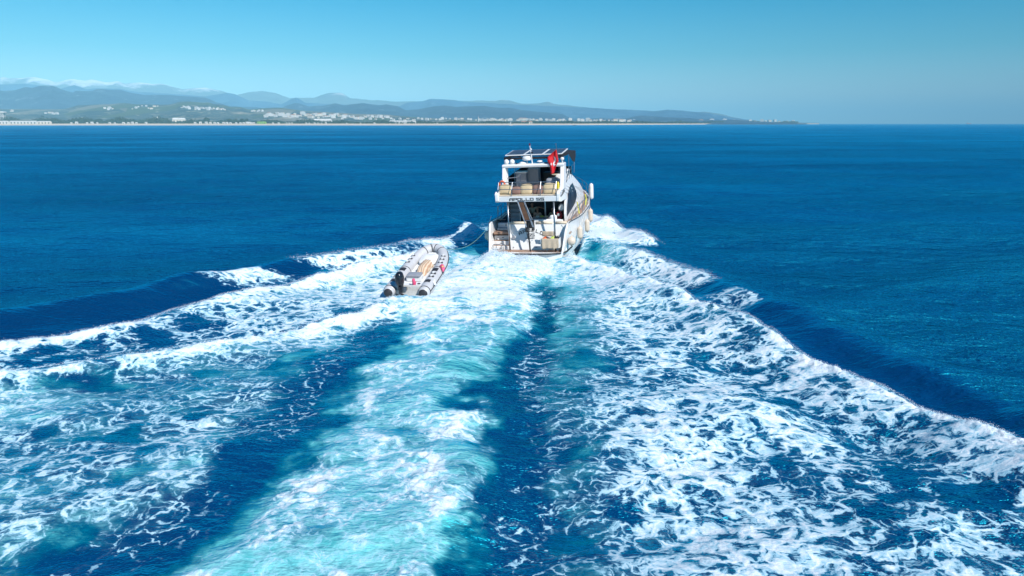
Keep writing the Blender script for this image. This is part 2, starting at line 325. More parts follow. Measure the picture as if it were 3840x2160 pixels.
def sea_material():
    g = NG('sea_water'); P = objco(g)
    foam = g.attr('foam'); aqua = g.attr('aqua')
    # warped coordinates shared by all the foam patterns
    w1 = g.noise(P, 0.9, 3, .55, col=True); w2 = g.noise(P, 4.0, 3, .6, col=True)
    Q = g.vmath('ADD', P, g.scale(g.vmath('SUBTRACT', w1, (.5, .5, .5)), 1.15))
    Q = g.vmath('ADD', Q, g.scale(g.vmath('SUBTRACT', w2, (.5, .5, .5)), .26))
    Q = g.vmath('MULTIPLY', Q, (0.78, 1.0, 0.0))
    QC = g.vmath('MULTIPLY', Q, (0.80, 1.12, 0.0))
    e1 = g.voro(Q, 1.9); e2 = g.voro(Q, 4.6); e3 = g.voro(Q, 11.0)
    n1 = g.noise(Q, 2.1, 5, .6); n2 = g.noise(Q, 8.0, 5, .68)
    lace = g.math('SUBTRACT', 1.0, g.math('MULTIPLY', e1, 2.5))
    lace = g.math('ADD', g.math('MULTIPLY', lace, .56), g.math('MULTIPLY', g.math('SUBTRACT', 1.0, g.math('MULTIPLY', e2, 2.3)), .42))
    lace = g.math('ADD', lace, g.math('MULTIPLY', g.math('SUBTRACT', 1.0, g.math('MULTIPLY', e3, 2.0)), .12))
    lace = g.math('ADD', lace, g.math('MULTIPLY', g.math('SUBTRACT', n1, .5), .50))
    lace = g.math('ADD', lace, g.math('MULTIPLY', g.math('SUBTRACT', n2, .5), .85))
    # cover -> threshold
    fil = g.math('SUBTRACT', 1.0, g.math('ABSOLUTE', g.math('MULTIPLY_ADD', g.noise(QC, .80, 7, .66, 2.2), 2.0, -1.0)))
    fil = g.math('POWER', fil, 4.0)
    fil = g.math('ADD', g.math('MULTIPLY', fil, .68), g.math('MULTIPLY', g.math('SUBTRACT', n2, .5), .8))
    lace = g.mixf(g.step(aqua, .15, .8, 0, .62), lace, fil)
    th = g.step(foam, 0.0, 1.0, 1.10, .22, smooth=False)
    mask = g.step(lace, g.math('SUBTRACT', th, .05), g.math('ADD', th, g.mixf(aqua, .11, .26)))
    thin = g.step(g.voro(g.vmath('ADD', Q, (3.1, 7.7, 0)), 2.1), .05, .012)
    thin = g.math('MULTIPLY', g.math('MULTIPLY', thin, g.step(foam, .12, .35, 0, .75)), g.step(n2, .42, .56))
    mask = g.math('MAXIMUM', mask, thin)
    mask = g.math('MULTIPLY', mask, g.step(foam, .02, .16))
    # thin milky foam below and around the lace
    veil = g.math('MULTIPLY', g.step(lace, g.math('SUBTRACT', th, .55), g.math('ADD', th, .25)), g.step(foam, .05, .5))
    an = g.math('ADD', aqua, g.math('MULTIPLY', g.math('SUBTRACT', g.noise(P, .55, 5, .6), .5), g.step(aqua, 0.0, .4, 0, 1.1)))
    an = g.math('ADD', an, g.math('MULTIPLY', g.math('SUBTRACT', g.noise(QC, .95, 6, .66), .5), g.step(aqua, 0.02, .3, 0, 2.1)), clamp=True)
    deep = g.mix(g.noise(P, .05, 3, .5), (0.0002, 0.017, 0.062), (0.0004, 0.050, 0.165))
    ramp = g.mix(g.step(an, .02, .6), deep, (0.0, 0.11, 0.18))
    ramp = g.mix(g.step(an, .45, 1.05), ramp, (0.075, 0.39, 0.42))
    ramp = g.mix(g.math('MULTIPLY', veil, g.math('MULTIPLY_ADD', an, .40, .06)), ramp, (0.42, 0.76, 0.80))
    wht = g.mix(g.step(g.math('SUBTRACT', lace, th), .02, .46), (0.26, 0.50, 0.62), (0.80, 0.83, 0.85))
    wht = g.mix(g.step(g.noise(Q, 14.0, 3, .7), .35, .6, .35, 0), wht, (0.35, 0.60, 0.70))
    colr = g.mix(g.math('MULTIPLY', mask, .96), ramp, wht)
    # ripples
    cd = g.n('ShaderNodeCameraData').outputs['View Distance']
    rp = g.n('ShaderNodeMapping'); rp.inputs['Rotation'].default_value = (0, 0, R(12)); rp.inputs['Scale'].default_value = (.42, 1.0, 1.0)
    g.l(P, rp.inputs['Vector']); RP = rp.outputs[0]
    r1 = g.noise(RP, 3.2, 4, .62); r2 = g.noise(RP, 1.1, 5, .65); r3 = g.noise(RP, .035, 3, .5)
    r4 = g.noise(RP, .26, 5, .6); r5 = g.noise(RP, .055, 4, .6)
    hh = g.math('ADD', g.math('MULTIPLY', r1, .26), g.math('MULTIPLY', r2, .80))
    hh = g.math('ADD', hh, g.math('ADD', g.math('MULTIPLY', r4, 1.5), g.math('MULTIPLY', r5, 4.0)))
    calm = g.math('MULTIPLY', g.math('MULTIPLY', g.step(r3, .32, .68, .62, 1.15), g.math('MULTIPLY_ADD', g.attr('calm'), -.55, 1.0)), g.math('SUBTRACT', 1.0, g.math('MULTIPLY', aqua, .35)))
    calm = g.math('MULTIPLY', calm, g.math('SUBTRACT', 1.0, g.math('MULTIPLY', mask, .82)))
    nb = g.bump(hh, calm, 1.0)
    fh = g.math('MULTIPLY', g.noise(P, 11.0, 5, .7), g.math('MULTIPLY', g.step(foam, .2, .8), .032))
    nb = g.bump(fh, .9, 1.0, nb)
    rough = g.mixf(mask, .30, .85)
    dif = g.n('ShaderNodeBsdfDiffuse'); g.l(colr, dif.inputs['Color']); g.l(nb, dif.inputs['Normal'])
    glo = g.n('ShaderNodeBsdfGlossy'); g.put(glo.inputs['Color'], (.02, .76, 1.0)); g.l(rough, glo.inputs['Roughness']); g.l(nb, glo.inputs['Normal'])
    fr = g.n('ShaderNodeFresnel'); fr.inputs['IOR'].default_value = 1.33; g.l(nb, fr.inputs['Normal'])
    # a rough sea never mirrors fully: the slopes of the waves cap what it reflects
    fac = g.math('MULTIPLY', g.math('MINIMUM', g.math('MULTIPLY', fr.outputs[0], 1.9), .82), g.mixf(mask, 1.0, .05))
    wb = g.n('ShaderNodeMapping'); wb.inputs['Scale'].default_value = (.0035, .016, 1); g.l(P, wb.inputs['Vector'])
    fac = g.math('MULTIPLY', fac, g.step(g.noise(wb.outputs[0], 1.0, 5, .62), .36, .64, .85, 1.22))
    px_ = g.n('ShaderNodeSeparateXYZ'); g.l(P, px_.inputs[0]); fac = g.math('MULTIPLY', fac, g.math('ADD', 1.0, g.math('MULTIPLY', g.step(px_.outputs['X'], 15.0, 260.0), g.step(px_.outputs['Y'], 60.0, 240.0, 0, .65))), clamp=True)  # pale sheen put in by position: reflection boosted on the far right water
    ms = g.n('ShaderNodeMixShader'); g.l(fac, ms.inputs[0]); g.l(dif.outputs[0], ms.inputs[1]); g.l(glo.outputs[0], ms.inputs[2])
    g.l(ms.outputs[0], g.out.inputs['Surface'])
    return g.m
SEA = build_sea(); SEA.data.materials.append(sea_material())

# ------------------------------------------------------------------ mesh builder
class MB:
    """collects shapes; build() links them as ONE mesh object (one or several materials)"""
    def __init__(s): s.v = []; s.f = []; s.mi = []; s.cur = 0
    def mat(s, k): s.cur = k; return s
    def add(s, vs, fs):
        b = len(s.v); s.v += [tuple(p) for p in vs]; s.f += [tuple(b + i for i in f) for f in fs]; s.mi += [s.cur] * len(fs); return s
    def box(s, x0, x1, y0, y1, z0, z1, M=None):
        vs = [(x, y, z) for z in (z0, z1) for y in (y0, y1) for x in (x0, x1)]
        if M is not None: vs = [tuple(M @ Vector(p)) for p in vs]
        return s.add(vs, [(0, 2, 3, 1), (4, 5, 7, 6), (0, 1, 5, 4), (2, 6, 7, 3), (0, 4, 6, 2), (1, 3, 7, 5)])
    def rbox(s, x0, x1, y0, y1, z0, z1, r, puff=0.0, n=3, M=None):
        """box with rounded edges and slightly puffed faces"""
        c = Vector(((x0 + x1) / 2, (y0 + y1) / 2, (z0 + z1) / 2)); hs = Vector(((x1 - x0) / 2, (y1 - y0) / 2, (z1 - z0) / 2))
        N = 2 * n + 2
        ts = [-1 + k * .5 / n * 1.0 for k in range(n)] ; ts = sorted(set([round(t, 4) for t in ([-1, -.8, -.35, .35, .8, 1])]))
        idx = {}; vs = []; fs = []
        def vid(p):
            k = tuple(round(q, 4) for q in p)
            if k not in idx:
                q = Vector([p[i] * hs[i] for i in range(3)])
                inn = Vector([max(-(hs[i] - r), min(hs[i] - r, q[i])) for i in range(3)])
                d = q - inn
                if d.length > 1e-9: q = inn + d.normalized() * min(r, d.length) if sum(abs(p[i]) > .99 for i in range(3)) > 1 else q
                if puff:
                    w = [1 - abs(p[i]) ** 3 for i in range(3)]
                    ax = max(range(3), key=lambda i: abs(p[i])); o1, o2 = [i for i in range(3) if i != ax]
                    q[ax] += math.copysign(puff * w[o1] * w[o2], p[ax])
                q = q + c
                if M is not None: q = M @ q
                idx[k] = len(vs); vs.append(tuple(q))
            return idx[k]
        for ax in range(3):
            o1, o2 = [i for i in range(3) if i != ax]
            for sg in (-1, 1):
                for i in range(len(ts) - 1):
                    for j in range(len(ts) - 1):
                        q = []
                        for a, b in ((ts[i], ts[j]), (ts[i + 1], ts[j]), (ts[i + 1], ts[j + 1]), (ts[i], ts[j + 1])):
                            p = [0, 0, 0]; p[ax] = sg; p[o1] = a; p[o2] = b; q.append(vid(p))
                        flip = (sg > 0) ^ (ax == 1)
                        fs.append(tuple(q) if flip else tuple(q[::-1]))
        return s.add(vs, fs)
    def tube(s, path, r, n=8, closed=False, caps=True):
        P = [Vector(p) for p in path]; m = len(P); rr = r if isinstance(r, (list, tuple)) else [r] * m
        vs = []; prev = None
        for i, p in enumerate(P):
            if closed: t = P[(i + 1) % m] - P[i - 1]
            else: t = P[min(i + 1, m - 1)] - P[max(i - 1, 0)]
            t.normalize()
            if prev is None:
                a = Vector((0, 0, 1)) if abs(t.z) < .9 else Vector((1, 0, 0)); u = t.cross(a).normalized()
            else:
                u = (prev - t * prev.dot(t)); u.normalize()
            prev = u; w = t.cross(u)
            for k in range(n):
                an = 2 * math.pi * k / n; vs.append(tuple(p + (u * math.cos(an) + w * math.sin(an)) * rr[i]))
        fs = []
        for i in range(m if closed else m - 1):
            j = (i + 1) % m
            for k in range(n): fs.append((i * n + k, i * n + (k + 1) % n, j * n + (k + 1) % n, j * n + k))
        if caps and not closed: fs += [tuple(range(n))[::-1], tuple((m - 1) * n + k for k in range(n))]
        return s.add(vs, fs)
    def lathe(s, prof, n=14, M=None):
        vs = []; fs = []
        for r, z in prof:
            for k in range(n):
                a = 2 * math.pi * k / n; vs.append((r * math.cos(a), r * math.sin(a), z))
        for i in range(len(prof) - 1):
            for k in range(n): fs.append((i * n + k, i * n + (k + 1) % n, (i + 1) * n + (k + 1) % n, (i + 1) * n + k))
        fs += [tuple(range(n))[::-1], tuple((len(prof) - 1) * n + k for k in range(n))]
        if M is not None: vs = [tuple(M @ Vector(p)) for p in vs]
        return s.add(vs, fs)
    def prism(s, poly, f0, f1):
        """poly: 2-D outline; f0/f1 map a 2-D point to the two faces"""
        n = len(poly); vs = [f0(*p) for p in poly] + [f1(*p) for p in poly]
        return s.add(vs, [tuple(range(n)), tuple(range(2 * n - 1, n - 1, -1))] + [(i, i + n, (i + 1) % n + n, (i + 1) % n) for i in range(n)])
    def grid(s, rows, close=False):
        m = len(rows[0]); vs = [p for r in rows for p in r]; fs = []
        for i in range(len(rows) - 1):
            for j in range(m if close else m - 1):
                fs.append((i * m + j, i * m + (j + 1) % m, (i + 1) * m + (j + 1) % m, (i + 1) * m + j))
        return s.add(vs, fs)
    def build(s, name, mats, parent=None, smooth=False, bevel=0, loc=None, sub=0, solid=0, recalc=True):
        me = bpy.data.meshes.new(name); me.from_pydata(s.v, [], s.f)
        for m in (mats if isinstance(mats, (list, tuple)) else [mats]): me.materials.append(m)
        for p, k in zip(me.polygons, s.mi): p.material_index = k
        if recalc:
            bm = bmesh.new(); bm.from_mesh(me); bmesh.ops.recalc_face_normals(bm, faces=bm.faces); bm.to_mesh(me); bm.free()
        if smooth:
            for p in me.polygons: p.use_smooth = True
        o = bpy.data.objects.new(name, me); COL.objects.link(o)
        if parent: o.parent = parent
        if loc: o.location = loc
        if solid: md = o.modifiers.new('solid', 'SOLIDIFY'); md.thickness = solid; md.offset = 0
        if bevel: md = o.modifiers.new('bevel', 'BEVEL'); md.width = bevel; md.segments = 2; md.limit_method = 'ANGLE'; md.angle_limit = R(40)
        if sub: md = o.modifiers.new('sub', 'SUBSURF'); md.levels = sub; md.render_levels = sub
        return o
def empty(name, M=None):
    o = bpy.data.objects.new(name, None); COL.objects.link(o); o.empty_display_size = .2
    if M is not None: o.matrix_world = M
    return o

def plain(name, col, rough=0.5, metal=0.0, spec=0.5, var=0.12, scale=6.0, bump=0.0, dirt=None):
    """a paint/fabric/metal with slight uneven tone and, where asked, a fine relief"""
    g = NG(name); P = objco(g)
    n = g.noise(P, scale, 5, .6)
    c2 = tuple(min(1, c * (1 - var)) for c in col); c = g.mix(g.step(n, .3, .7), c2, col)
    if dirt: c = g.mix(g.step(g.noise(P, scale * .6, 6, .7), .56, .74, 0, .6), c, dirt)
    nb = g.bump(g.noise(P, scale * 8, 3, .6), bump, .01) if bump else None
    g.bsdf(c, rough=g.mixf(n, rough * .85, min(1, rough * 1.15)), metal=metal, spec=spec, normal=nb)
    return g.m

# ------------------------------------------------------------------ the coast
HOR = 463.0
AX = math.cos(PITCH) / 2560; AZ = math.cos(PITCH) ** 2 / 2560      # pixels of the photograph to slopes near the horizon
def shore_y(a): return np.interp(a, [-1.4, -.1, .11, .266, .438], [3000, 3000, 3600, 5500, 9000])
def knots(k):
    k = np.array(k, float); return lambda a: np.interp(1920 + np.asarray(a) / AX, k[:, 0], k[:, 1])
S_D = knots([(-900, 411), (0, 409), (75, 411), (250, 411), (298, 398), (353, 394), (422, 392), (472, 387), (522, 392), (600, 394), (640, 394), (660, 390), (682, 382), (722, 381), (774, 387), (790, 386), (810, 393), (840, 395), (873, 404), (908, 403), (938, 413), (988, 408), (1062, 406), (1160, 418), (1280, 424), (1334, 428), (1459, 431), (1500, 435), (1587, 443), (1710, 448), (1900, 451), (2100, 454), (2260, 455), (2600, 457), (2800, 456), (2940, 458), (3000, 460), (3041, 463)])
def land_height(a, y):
    """height of the coastal plain and the first hills at direction a, distance y"""
    a = np.asarray(a, float); y = np.asarray(y, float)
    t = y - shore_y(a); x = a * y
    z = 7.5 * sstep(0, 95, t) + 7.0 * sstep(110, 700, t)
    yc = shore_y(a) + 2300
    crest = np.maximum(8 + (HOR - S_D(a)) * AZ * yc - 14, 0)
    up = sstep(350, 2300, t) * (1 - sstep(2300, 4200, t))
    rid = 1 - np.abs(2 * fbm(x / 420, y / 420, 91, 4) - 1)
    z = z + crest * up * (1 - .38 * (1 - rid) * sstep(2300, 1200, t)) + 10 * (fbm(x / 160, y / 160, 92, 3) - .5) * up
    return np.where(t < 0, -4.0, z * sstep(0, 6, t))
def heightfield(name, A, Y, Z, mat, label, cat):
    n, m = A.shape; co = np.stack([(A * Y).ravel(), Y.ravel(), Z.ravel()], 1)
    i = np.arange(n - 1)[:, None] * m; j = np.arange(m - 1)[None, :]
    f = np.stack([i + j, i + j + 1, i + m + j + 1, i + m + j], -1).reshape(-1, 4)
    me = bpy.data.meshes.new(name); me.from_pydata(co.tolist(), [], f.tolist()); me.update()
    if me.polygons[0].normal.z < 0: me.flip_normals()
    me.polygons.foreach_set('use_smooth', np.ones(len(me.polygons), bool)); me.materials.append(mat)
    o = bpy.data.objects.new(name, me); COL.objects.link(o); tag(o, label, cat, kind='structure'); return o
def land_material():
    g = NG('coast_ground'); P = objco(g)
    z = g.n('ShaderNodeSeparateXYZ'); g.l(P, z.inputs[0]); Z = z.outputs['Z']
    n = g.noise(P, .006, 6, .62); n2 = g.noise(P, .02, 5, .6)
    c = g.mix(g.step(n, .35, .6), (.018, .038, .050), (.052, .080, .085))
    c = g.mix(g.step(n2, .55, .66), c, (.24, .22, .16))
    fv = g.n('ShaderNodeTexVoronoi'); g.l(g.vmath('MULTIPLY', P, (.006, .0022, 0)), fv.inputs['Vector']); fv.inputs['Scale'].default_value = 1.0
    fb = g.n('ShaderNodeSeparateColor'); g.l(fv.outputs['Color'], fb.inputs[0])
    c = g.mix(g.step(fb.outputs[0], .72, .74), c, (.16, .15, .12)); c = g.mix(g.step(fb.outputs[1], .78, .80), c, (.060, .085, .05))
    c = g.mix(g.step(g.noise(P, .004, 5, .7), .60, .68), c, (.42, .36, .28))
    c = g.mix(g.step(Z, 9.0, 6.4), c, g.mix(g.noise(P, .05, 4), (.46, .37, .27), (.60, .51, .40)))
    g.bsdf(c, rough=.95, spec=.1); return g.m
aa = np.linspace(-1.3, .4375, 620)
tt = np.concatenate([np.linspace(-30, 120, 18), np.geomspace(150, 4200, 56)])
Aa, Tt = np.meshgrid(aa, tt); Ya = shore_y(Aa) + Tt
heightfield('coast', Aa, Ya, land_height(Aa, Ya), land_material(), 'low coastal plain with a sandy beach and wooded hills', 'coast')

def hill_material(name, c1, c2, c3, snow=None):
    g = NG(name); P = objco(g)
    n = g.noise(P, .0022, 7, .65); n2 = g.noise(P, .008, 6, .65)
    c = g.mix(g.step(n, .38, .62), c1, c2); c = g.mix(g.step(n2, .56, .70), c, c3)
    if snow:
        sp = g.n('ShaderNodeSeparateXYZ'); g.l(P, sp.inputs[0])
        lim = g.math('MULTIPLY_ADD', sp.outputs['X'], snow[1], snow[0])
        lim = g.math('ADD', lim, g.math('MULTIPLY', g.math('SUBTRACT', g.noise(P, .0016, 7, .7), .5), 620.0))
        f = g.step(g.math('SUBTRACT', sp.outputs['Z'], lim), -40.0, 110.0)
        c = g.mix(g.math('MULTIPLY', f, .8), c, (.80, .82, .86))
    g.bsdf(c, rough=.95, spec=.05); return g.m
def ridge(name, D, wf, wb, kn, mat, label, seed, rough, a0=-1.35, a1=.42, nA=560):
    S = knots(kn); aa = np.linspace(a0, a1, nA); tt = np.concatenate([np.linspace(-wf, 0, 34), np.linspace(0, wb, 8)[1:]])
    A, T = np.meshgrid(aa, tt); Y = D + T; X = A * Y
    jag = (fbm(A * 90, A * 0, seed, 3) - .5) * 3.0 * rough
    crest = np.maximum(8 + (HOR - S(A) + jag) * AZ * D, 0)
    up = np.where(T < 0, 1 - np.maximum(-T / wf, 0) ** 1.25, 1 - np.maximum(T / wb, 0) ** 1.5)
    rid = 1 - np.abs(2 * fbm(X / (wf * .22), Y / (wf * .3), seed + 1, 5, .55) - 1)
    Z = crest * np.clip(up, 0, 1) * (1 - .42 * (1 - rid) * sstep(0, -wf * .22, T) * (T < 0)) - 3 * (np.abs(T) > min(wf, wb) * .98)
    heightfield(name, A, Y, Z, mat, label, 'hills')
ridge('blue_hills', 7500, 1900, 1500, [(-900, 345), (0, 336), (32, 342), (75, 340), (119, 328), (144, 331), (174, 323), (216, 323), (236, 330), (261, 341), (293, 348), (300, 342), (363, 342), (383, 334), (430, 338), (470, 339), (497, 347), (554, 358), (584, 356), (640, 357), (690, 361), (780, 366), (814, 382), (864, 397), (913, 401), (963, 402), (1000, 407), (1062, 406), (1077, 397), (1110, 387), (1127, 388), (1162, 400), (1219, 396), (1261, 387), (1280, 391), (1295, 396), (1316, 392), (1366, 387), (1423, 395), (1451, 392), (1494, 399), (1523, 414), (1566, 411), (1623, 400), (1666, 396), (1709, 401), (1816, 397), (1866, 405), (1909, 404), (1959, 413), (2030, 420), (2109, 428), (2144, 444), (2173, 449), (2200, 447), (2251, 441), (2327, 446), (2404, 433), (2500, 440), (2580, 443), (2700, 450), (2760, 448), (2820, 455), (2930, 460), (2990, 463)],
      hill_material('forest_haze_blue', (.010, .034, .085), (.022, .055, .115), (.13, .19, .24)), 'dark blue forested hills behind the coast', 101, .5)  # blue of the haze is mixed into the forest colour itself
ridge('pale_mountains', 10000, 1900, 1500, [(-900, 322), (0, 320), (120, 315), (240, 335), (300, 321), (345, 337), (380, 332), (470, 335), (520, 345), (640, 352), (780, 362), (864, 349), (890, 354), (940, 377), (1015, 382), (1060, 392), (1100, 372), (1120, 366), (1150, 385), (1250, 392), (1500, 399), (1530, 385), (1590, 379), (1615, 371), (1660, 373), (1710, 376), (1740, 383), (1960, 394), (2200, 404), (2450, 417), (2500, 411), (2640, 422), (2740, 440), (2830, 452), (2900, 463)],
      hill_material('slopes_haze_blue', (.01, .06, .15), (.03, .10, .20), (.08, .15, .24)), 'pale blue mountains fading into the haze', 111, .8)  # slope colours carry painted haze blue on top of the volume
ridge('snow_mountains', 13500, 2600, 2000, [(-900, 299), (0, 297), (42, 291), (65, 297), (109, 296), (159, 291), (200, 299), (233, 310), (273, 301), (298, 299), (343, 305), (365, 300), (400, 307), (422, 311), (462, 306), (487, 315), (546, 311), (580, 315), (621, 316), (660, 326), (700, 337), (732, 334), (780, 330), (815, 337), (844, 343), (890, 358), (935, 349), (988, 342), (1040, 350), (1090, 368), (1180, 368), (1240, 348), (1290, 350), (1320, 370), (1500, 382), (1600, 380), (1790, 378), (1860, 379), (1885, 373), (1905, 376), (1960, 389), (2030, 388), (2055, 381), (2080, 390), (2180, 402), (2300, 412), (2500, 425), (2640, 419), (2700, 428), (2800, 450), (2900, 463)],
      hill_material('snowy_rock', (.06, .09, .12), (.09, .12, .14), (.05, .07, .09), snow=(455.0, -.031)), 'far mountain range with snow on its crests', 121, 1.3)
def dirpx(px): return (px - 1920) * AX
def on_land(px, py, lo=95, hi=2250):
    """the nearest point of the land seen at direction px whose ground projects to height py"""
    a = dirpx(px); ys = shore_y(a) + np.arange(lo, hi, 12.0); z = land_height(np.full_like(ys, a), ys)
    pj = HOR - (z - CAM_H) / ys / AZ; k = np.argmax(pj <= py) if (pj <= py).any() else int(np.argmin(pj))
    return Vector((a * ys[k], ys[k], float(z[k])))
M_WHITEWALL = plain('white_render', (.62, .61, .58), .8, var=.12, scale=.3)
M_CREAM = plain('cream_render', (.66, .60, .50), .8, var=.08, scale=.3)
M_TILE = plain('terracotta_tiles', (.36, .16, .09), .8, scale=.5)
M_GREYROOF = plain('grey_roof', (.40, .40, .40), .8, scale=.5)
M_GLASSDARK = plain('window_glass_far', (.05, .07, .09), .25, scale=.5)
M_BARK = plain('bark', (.10, .07, .05), .9, scale=2)
def leaf_mat(name, a, b):
    g = NG(name); P = objco(g); g.bsdf(g.mix(g.step(g.noise(P, .35, 5, .6), .35, .65), a, b), rough=.9, spec=.15); return g.m
M_LEAF = leaf_mat('pine_leaves', (.012, .026, .012), (.040, .062, .028))
rng = random.Random(11)
def house_mesh(w, d, h, kind):
    m = MB(); m.mat(0).box(-w / 2, w / 2, -d / 2, d / 2, -3, h)
    if kind == 'hip':
        e = .5; m.mat(1).add([(-w / 2 - e, -d / 2 - e, h), (w / 2 + e, -d / 2 - e, h), (w / 2 + e, d / 2 + e, h), (-w / 2 - e, d / 2 + e, h), (-w * .2, 0, h + 2.4), (w * .2, 0, h + 2.4)], [(0, 1, 5, 4), (1, 2, 5), (2, 3, 4, 5), (3, 0, 4), (3, 2, 1, 0)])
    else:
        m.mat(0).box(-w / 2, w / 2, -d / 2, -d / 2 + .3, h, h + .8); m.mat(1).box(-w * .2, w * .25, -d * .2, d * .3, h, h + 2.2)
    m.mat(2)
    for fl in range(int(h // 3)):
        for k in range(max(2, int(w // 4))):
            cx = -w / 2 + (k + .5) * w / max(2, int(w // 4)); m.box(cx - .8, cx + .8, -d / 2 - .06, -d / 2 + .1, fl * 3 + .9, fl * 3 + 2.3)
    return m
HOUSES = [house_mesh(*q).build('house', [wall, roof, M_GLASSDARK]) for q, wall, roof in
          [((12, 10, 6, 'hip'), M_WHITEWALL, M_TILE), ((14, 10, 9, 'flat'), M_WHITEWALL, M_GREYROOF), ((10, 9, 6, 'flat'), M_CREAM, M_GREYROOF), ((18, 12, 12, 'flat'), M_WHITEWALL, M_GREYROOF), ((22, 11, 9, 'hip'), M_CREAM, M_TILE)]]
used = [False] * 5
KIND_WORDS = ['red roofed white house', 'three storey white house', 'small cream house', 'tall white block', 'long cream house with red roof']
def where(t): return ('far left in', 'centre left in', 'centre right in', 'far right in')[min(3, int(t * 4))]
def put_house(k, p, s, rz, label, group, cat='house'):
    if not used[k]: o = HOUSES[k]; used[k] = True
    else: o = HOUSES[k].copy(); COL.objects.link(o)
    o.location = p; o.scale = (s, s, s); o.rotation_euler = (0, 0, rz); tag(o, label, cat, group); return o
clusters = [   # px x range, py range, count, size, the cluster in words
    (45, 60, 418, 422, 2, .9, 'the pair right of the hotel tower'),
    (175, 225, 425, 430, 5, 1.2, 'the houses above the left pines'),
    (400, 430, 408, 414, 4, 1.0, 'the left hillside houses'),
    (500, 610, 398, 412, 9, .9, 'the houses below the bare ridge'),
    (685, 722, 403, 411, 5, 1.1, 'the small hillside hamlet'),
    (732, 850, 408, 414, 16, 1.1, 'the long hillside village row'),
    (942, 990, 416, 420, 6, .9, 'the houses in the saddle'),
    (995, 1280, 428, 444, 46, 1.35, 'the dense town slope'),
    (1280, 1460, 436, 449, 26, 1.25, 'the low town behind the pines'),
    (1460, 1790, 446, 453, 22, 1.0, 'the plain left of the minaret'),
    (1795, 1925, 451, 455, 14, 1.3, 'the resort row left of the yacht'),
    (1940, 2140, 450, 455, 18, 1.5, 'the resort row behind the yacht'),
    (2160, 2420, 452, 457, 22, 1.6, 'the resort row right of the yacht'),
    (2600, 2980, 455, 459, 22, 2.2, 'the buildings on the headland')]
for (x0, x1, y0, y1, n, s, grp) in clusters:
    for i in range(n):
        px = rng.uniform(x0, x1) if n < 4 else x0 + (x1 - x0) * (i + rng.uniform(.1, .9)) / n
        py = rng.uniform(y0, y1); p = on_land(px, py); k = rng.choice([0, 1, 1, 2, 3, 3, 4])
        w_ = 'upper ' if (n > 9 and py < (y0 + y1) / 2) else ('lower ' if n > 9 else '')
        put_house(k, p, s * rng.uniform(.7, 1.15), rng.uniform(-.5, .5), KIND_WORDS[k] + ', ' + w_ + (where((px - x0) / (x1 - x0)) if n > 3 else 'in') + ' ' + grp.replace('the ', '', 1), grp.replace('the ', '', 1))
# beach huts
hut = MB().mat(0).box(-3.2, 3.2, -2.5, 2.5, -1.5, 3.6).mat(1).add([(-3.6, -3, 3.6), (3.6, -3, 3.6), (3.6, 3, 3.6), (-3.6, 3, 3.6), (-3.6, 0, 5.2), (3.6, 0, 5.2)], [(0, 1, 5, 4), (2, 3, 4, 5), (1, 2, 5), (3, 0, 4), (3, 2, 1, 0)]).mat(2).box(-1, 1, -2.58, -2.45, 0, 2.4).build('beach_hut', [M_WHITEWALL, M_WHITEWALL, M_GLASSDARK])
first = True
for px in [268, 288, 327, 346, 365, 412, 431, 464, 482, 497, 512, 548, 732, 752, 774, 789, 805, 817, 839, 851, 865, 886, 902, 914, 926, 936, 945, 953, 1024, 1045, 1075, 1085, 1095, 1148, 1160, 1180, 1192, 1206, 1222, 1300, 1352, 1404, 1517, 1640]:
    o = hut if first else hut.copy()
    if not first: COL.objects.link(o)
    first = False
    a = dirpx(px); y = float(shore_y(a)) + rng.uniform(70, 95); o.location = (a * y, y, float(land_height(a, y))); s = rng.uniform(1.0, 1.6) if px < 1000 else rng.uniform(.7, 1.1); o.scale = (s, s, s); o.rotation_euler = (0, 0, rng.uniform(-.4, .4))
    seg = 'below the left pines' if px < 420 else 'below the water tower' if px < 600 else 'below the domed dark tree' if px < 800 else 'below the tall narrow tree' if px < 960 else 'right of the green canopy' if px < 1110 else 'below the long hotel wing' if px < 1250 else 'below the low town'
    tag(o, ('larger' if s > (1.3 if px < 1000 else .9) else 'smaller') + ' white beach hut on the sand ' + seg, 'beach hut', 'beach huts along the shore')
# long low buildings and a few of their own kind
def long_roof(name, px0, px1, py, h, mw, mr, label, cat, dy=100):
    a = dirpx((px0 + px1) / 2); y = float(shore_y(a)) + dy; z = 8 + (HOR - py) * AZ * y; w = (px1 - px0) * AX * y
    zt = float(land_height(a, y)); r = empty(name, Matrix.Translation((a * y, y, zt))); tag(r, label, cat)
    hh = max(3.0, z - zt); MB().box(-w / 2, w / 2, -6, 6, -4, hh * .72).build('wall', mw, r)
    b = MB(); nseg = max(2, int(w // 25))
    for k in range(nseg):
        x0 = -w / 2 + k * w / nseg; x1 = x0 + w / nseg * .94
        b.add([(x0, -7, hh * .72), (x1, -7, hh * .72), (x1, 7, hh * .72), (x0, 7, hh * .72), (x0, 0, hh), (x1, 0, hh)], [(0, 1, 5, 4), (2, 3, 4, 5), (1, 2, 5), (3, 0, 4), (3, 2, 1, 0)])
    b.build('roof', mr, r); m = MB()
    for k in range(nseg * 2): x0 = -w / 2 + (k + .3) * w / nseg / 2; m.box(x0, x0 + w / nseg * .2, -6.08, -5.9, .3, hh * .5)
    m.build('opening', M_GLASSDARK, r); return r
M_GREEN = plain('green_canopy', (.22, .42, .06), .7, scale=.4)
long_roof('beach_pavilion', -60, 34, 453, 6, M_WHITEWALL, M_WHITEWALL, 'long white beach pavilion at the left edge below the hotel', 'pavilion', 80)
long_roof('beach_pavilion', 40, 140, 453, 6, M_WHITEWALL, M_WHITEWALL, 'long white beach pavilion in the middle of three at the left', 'pavilion', 85)
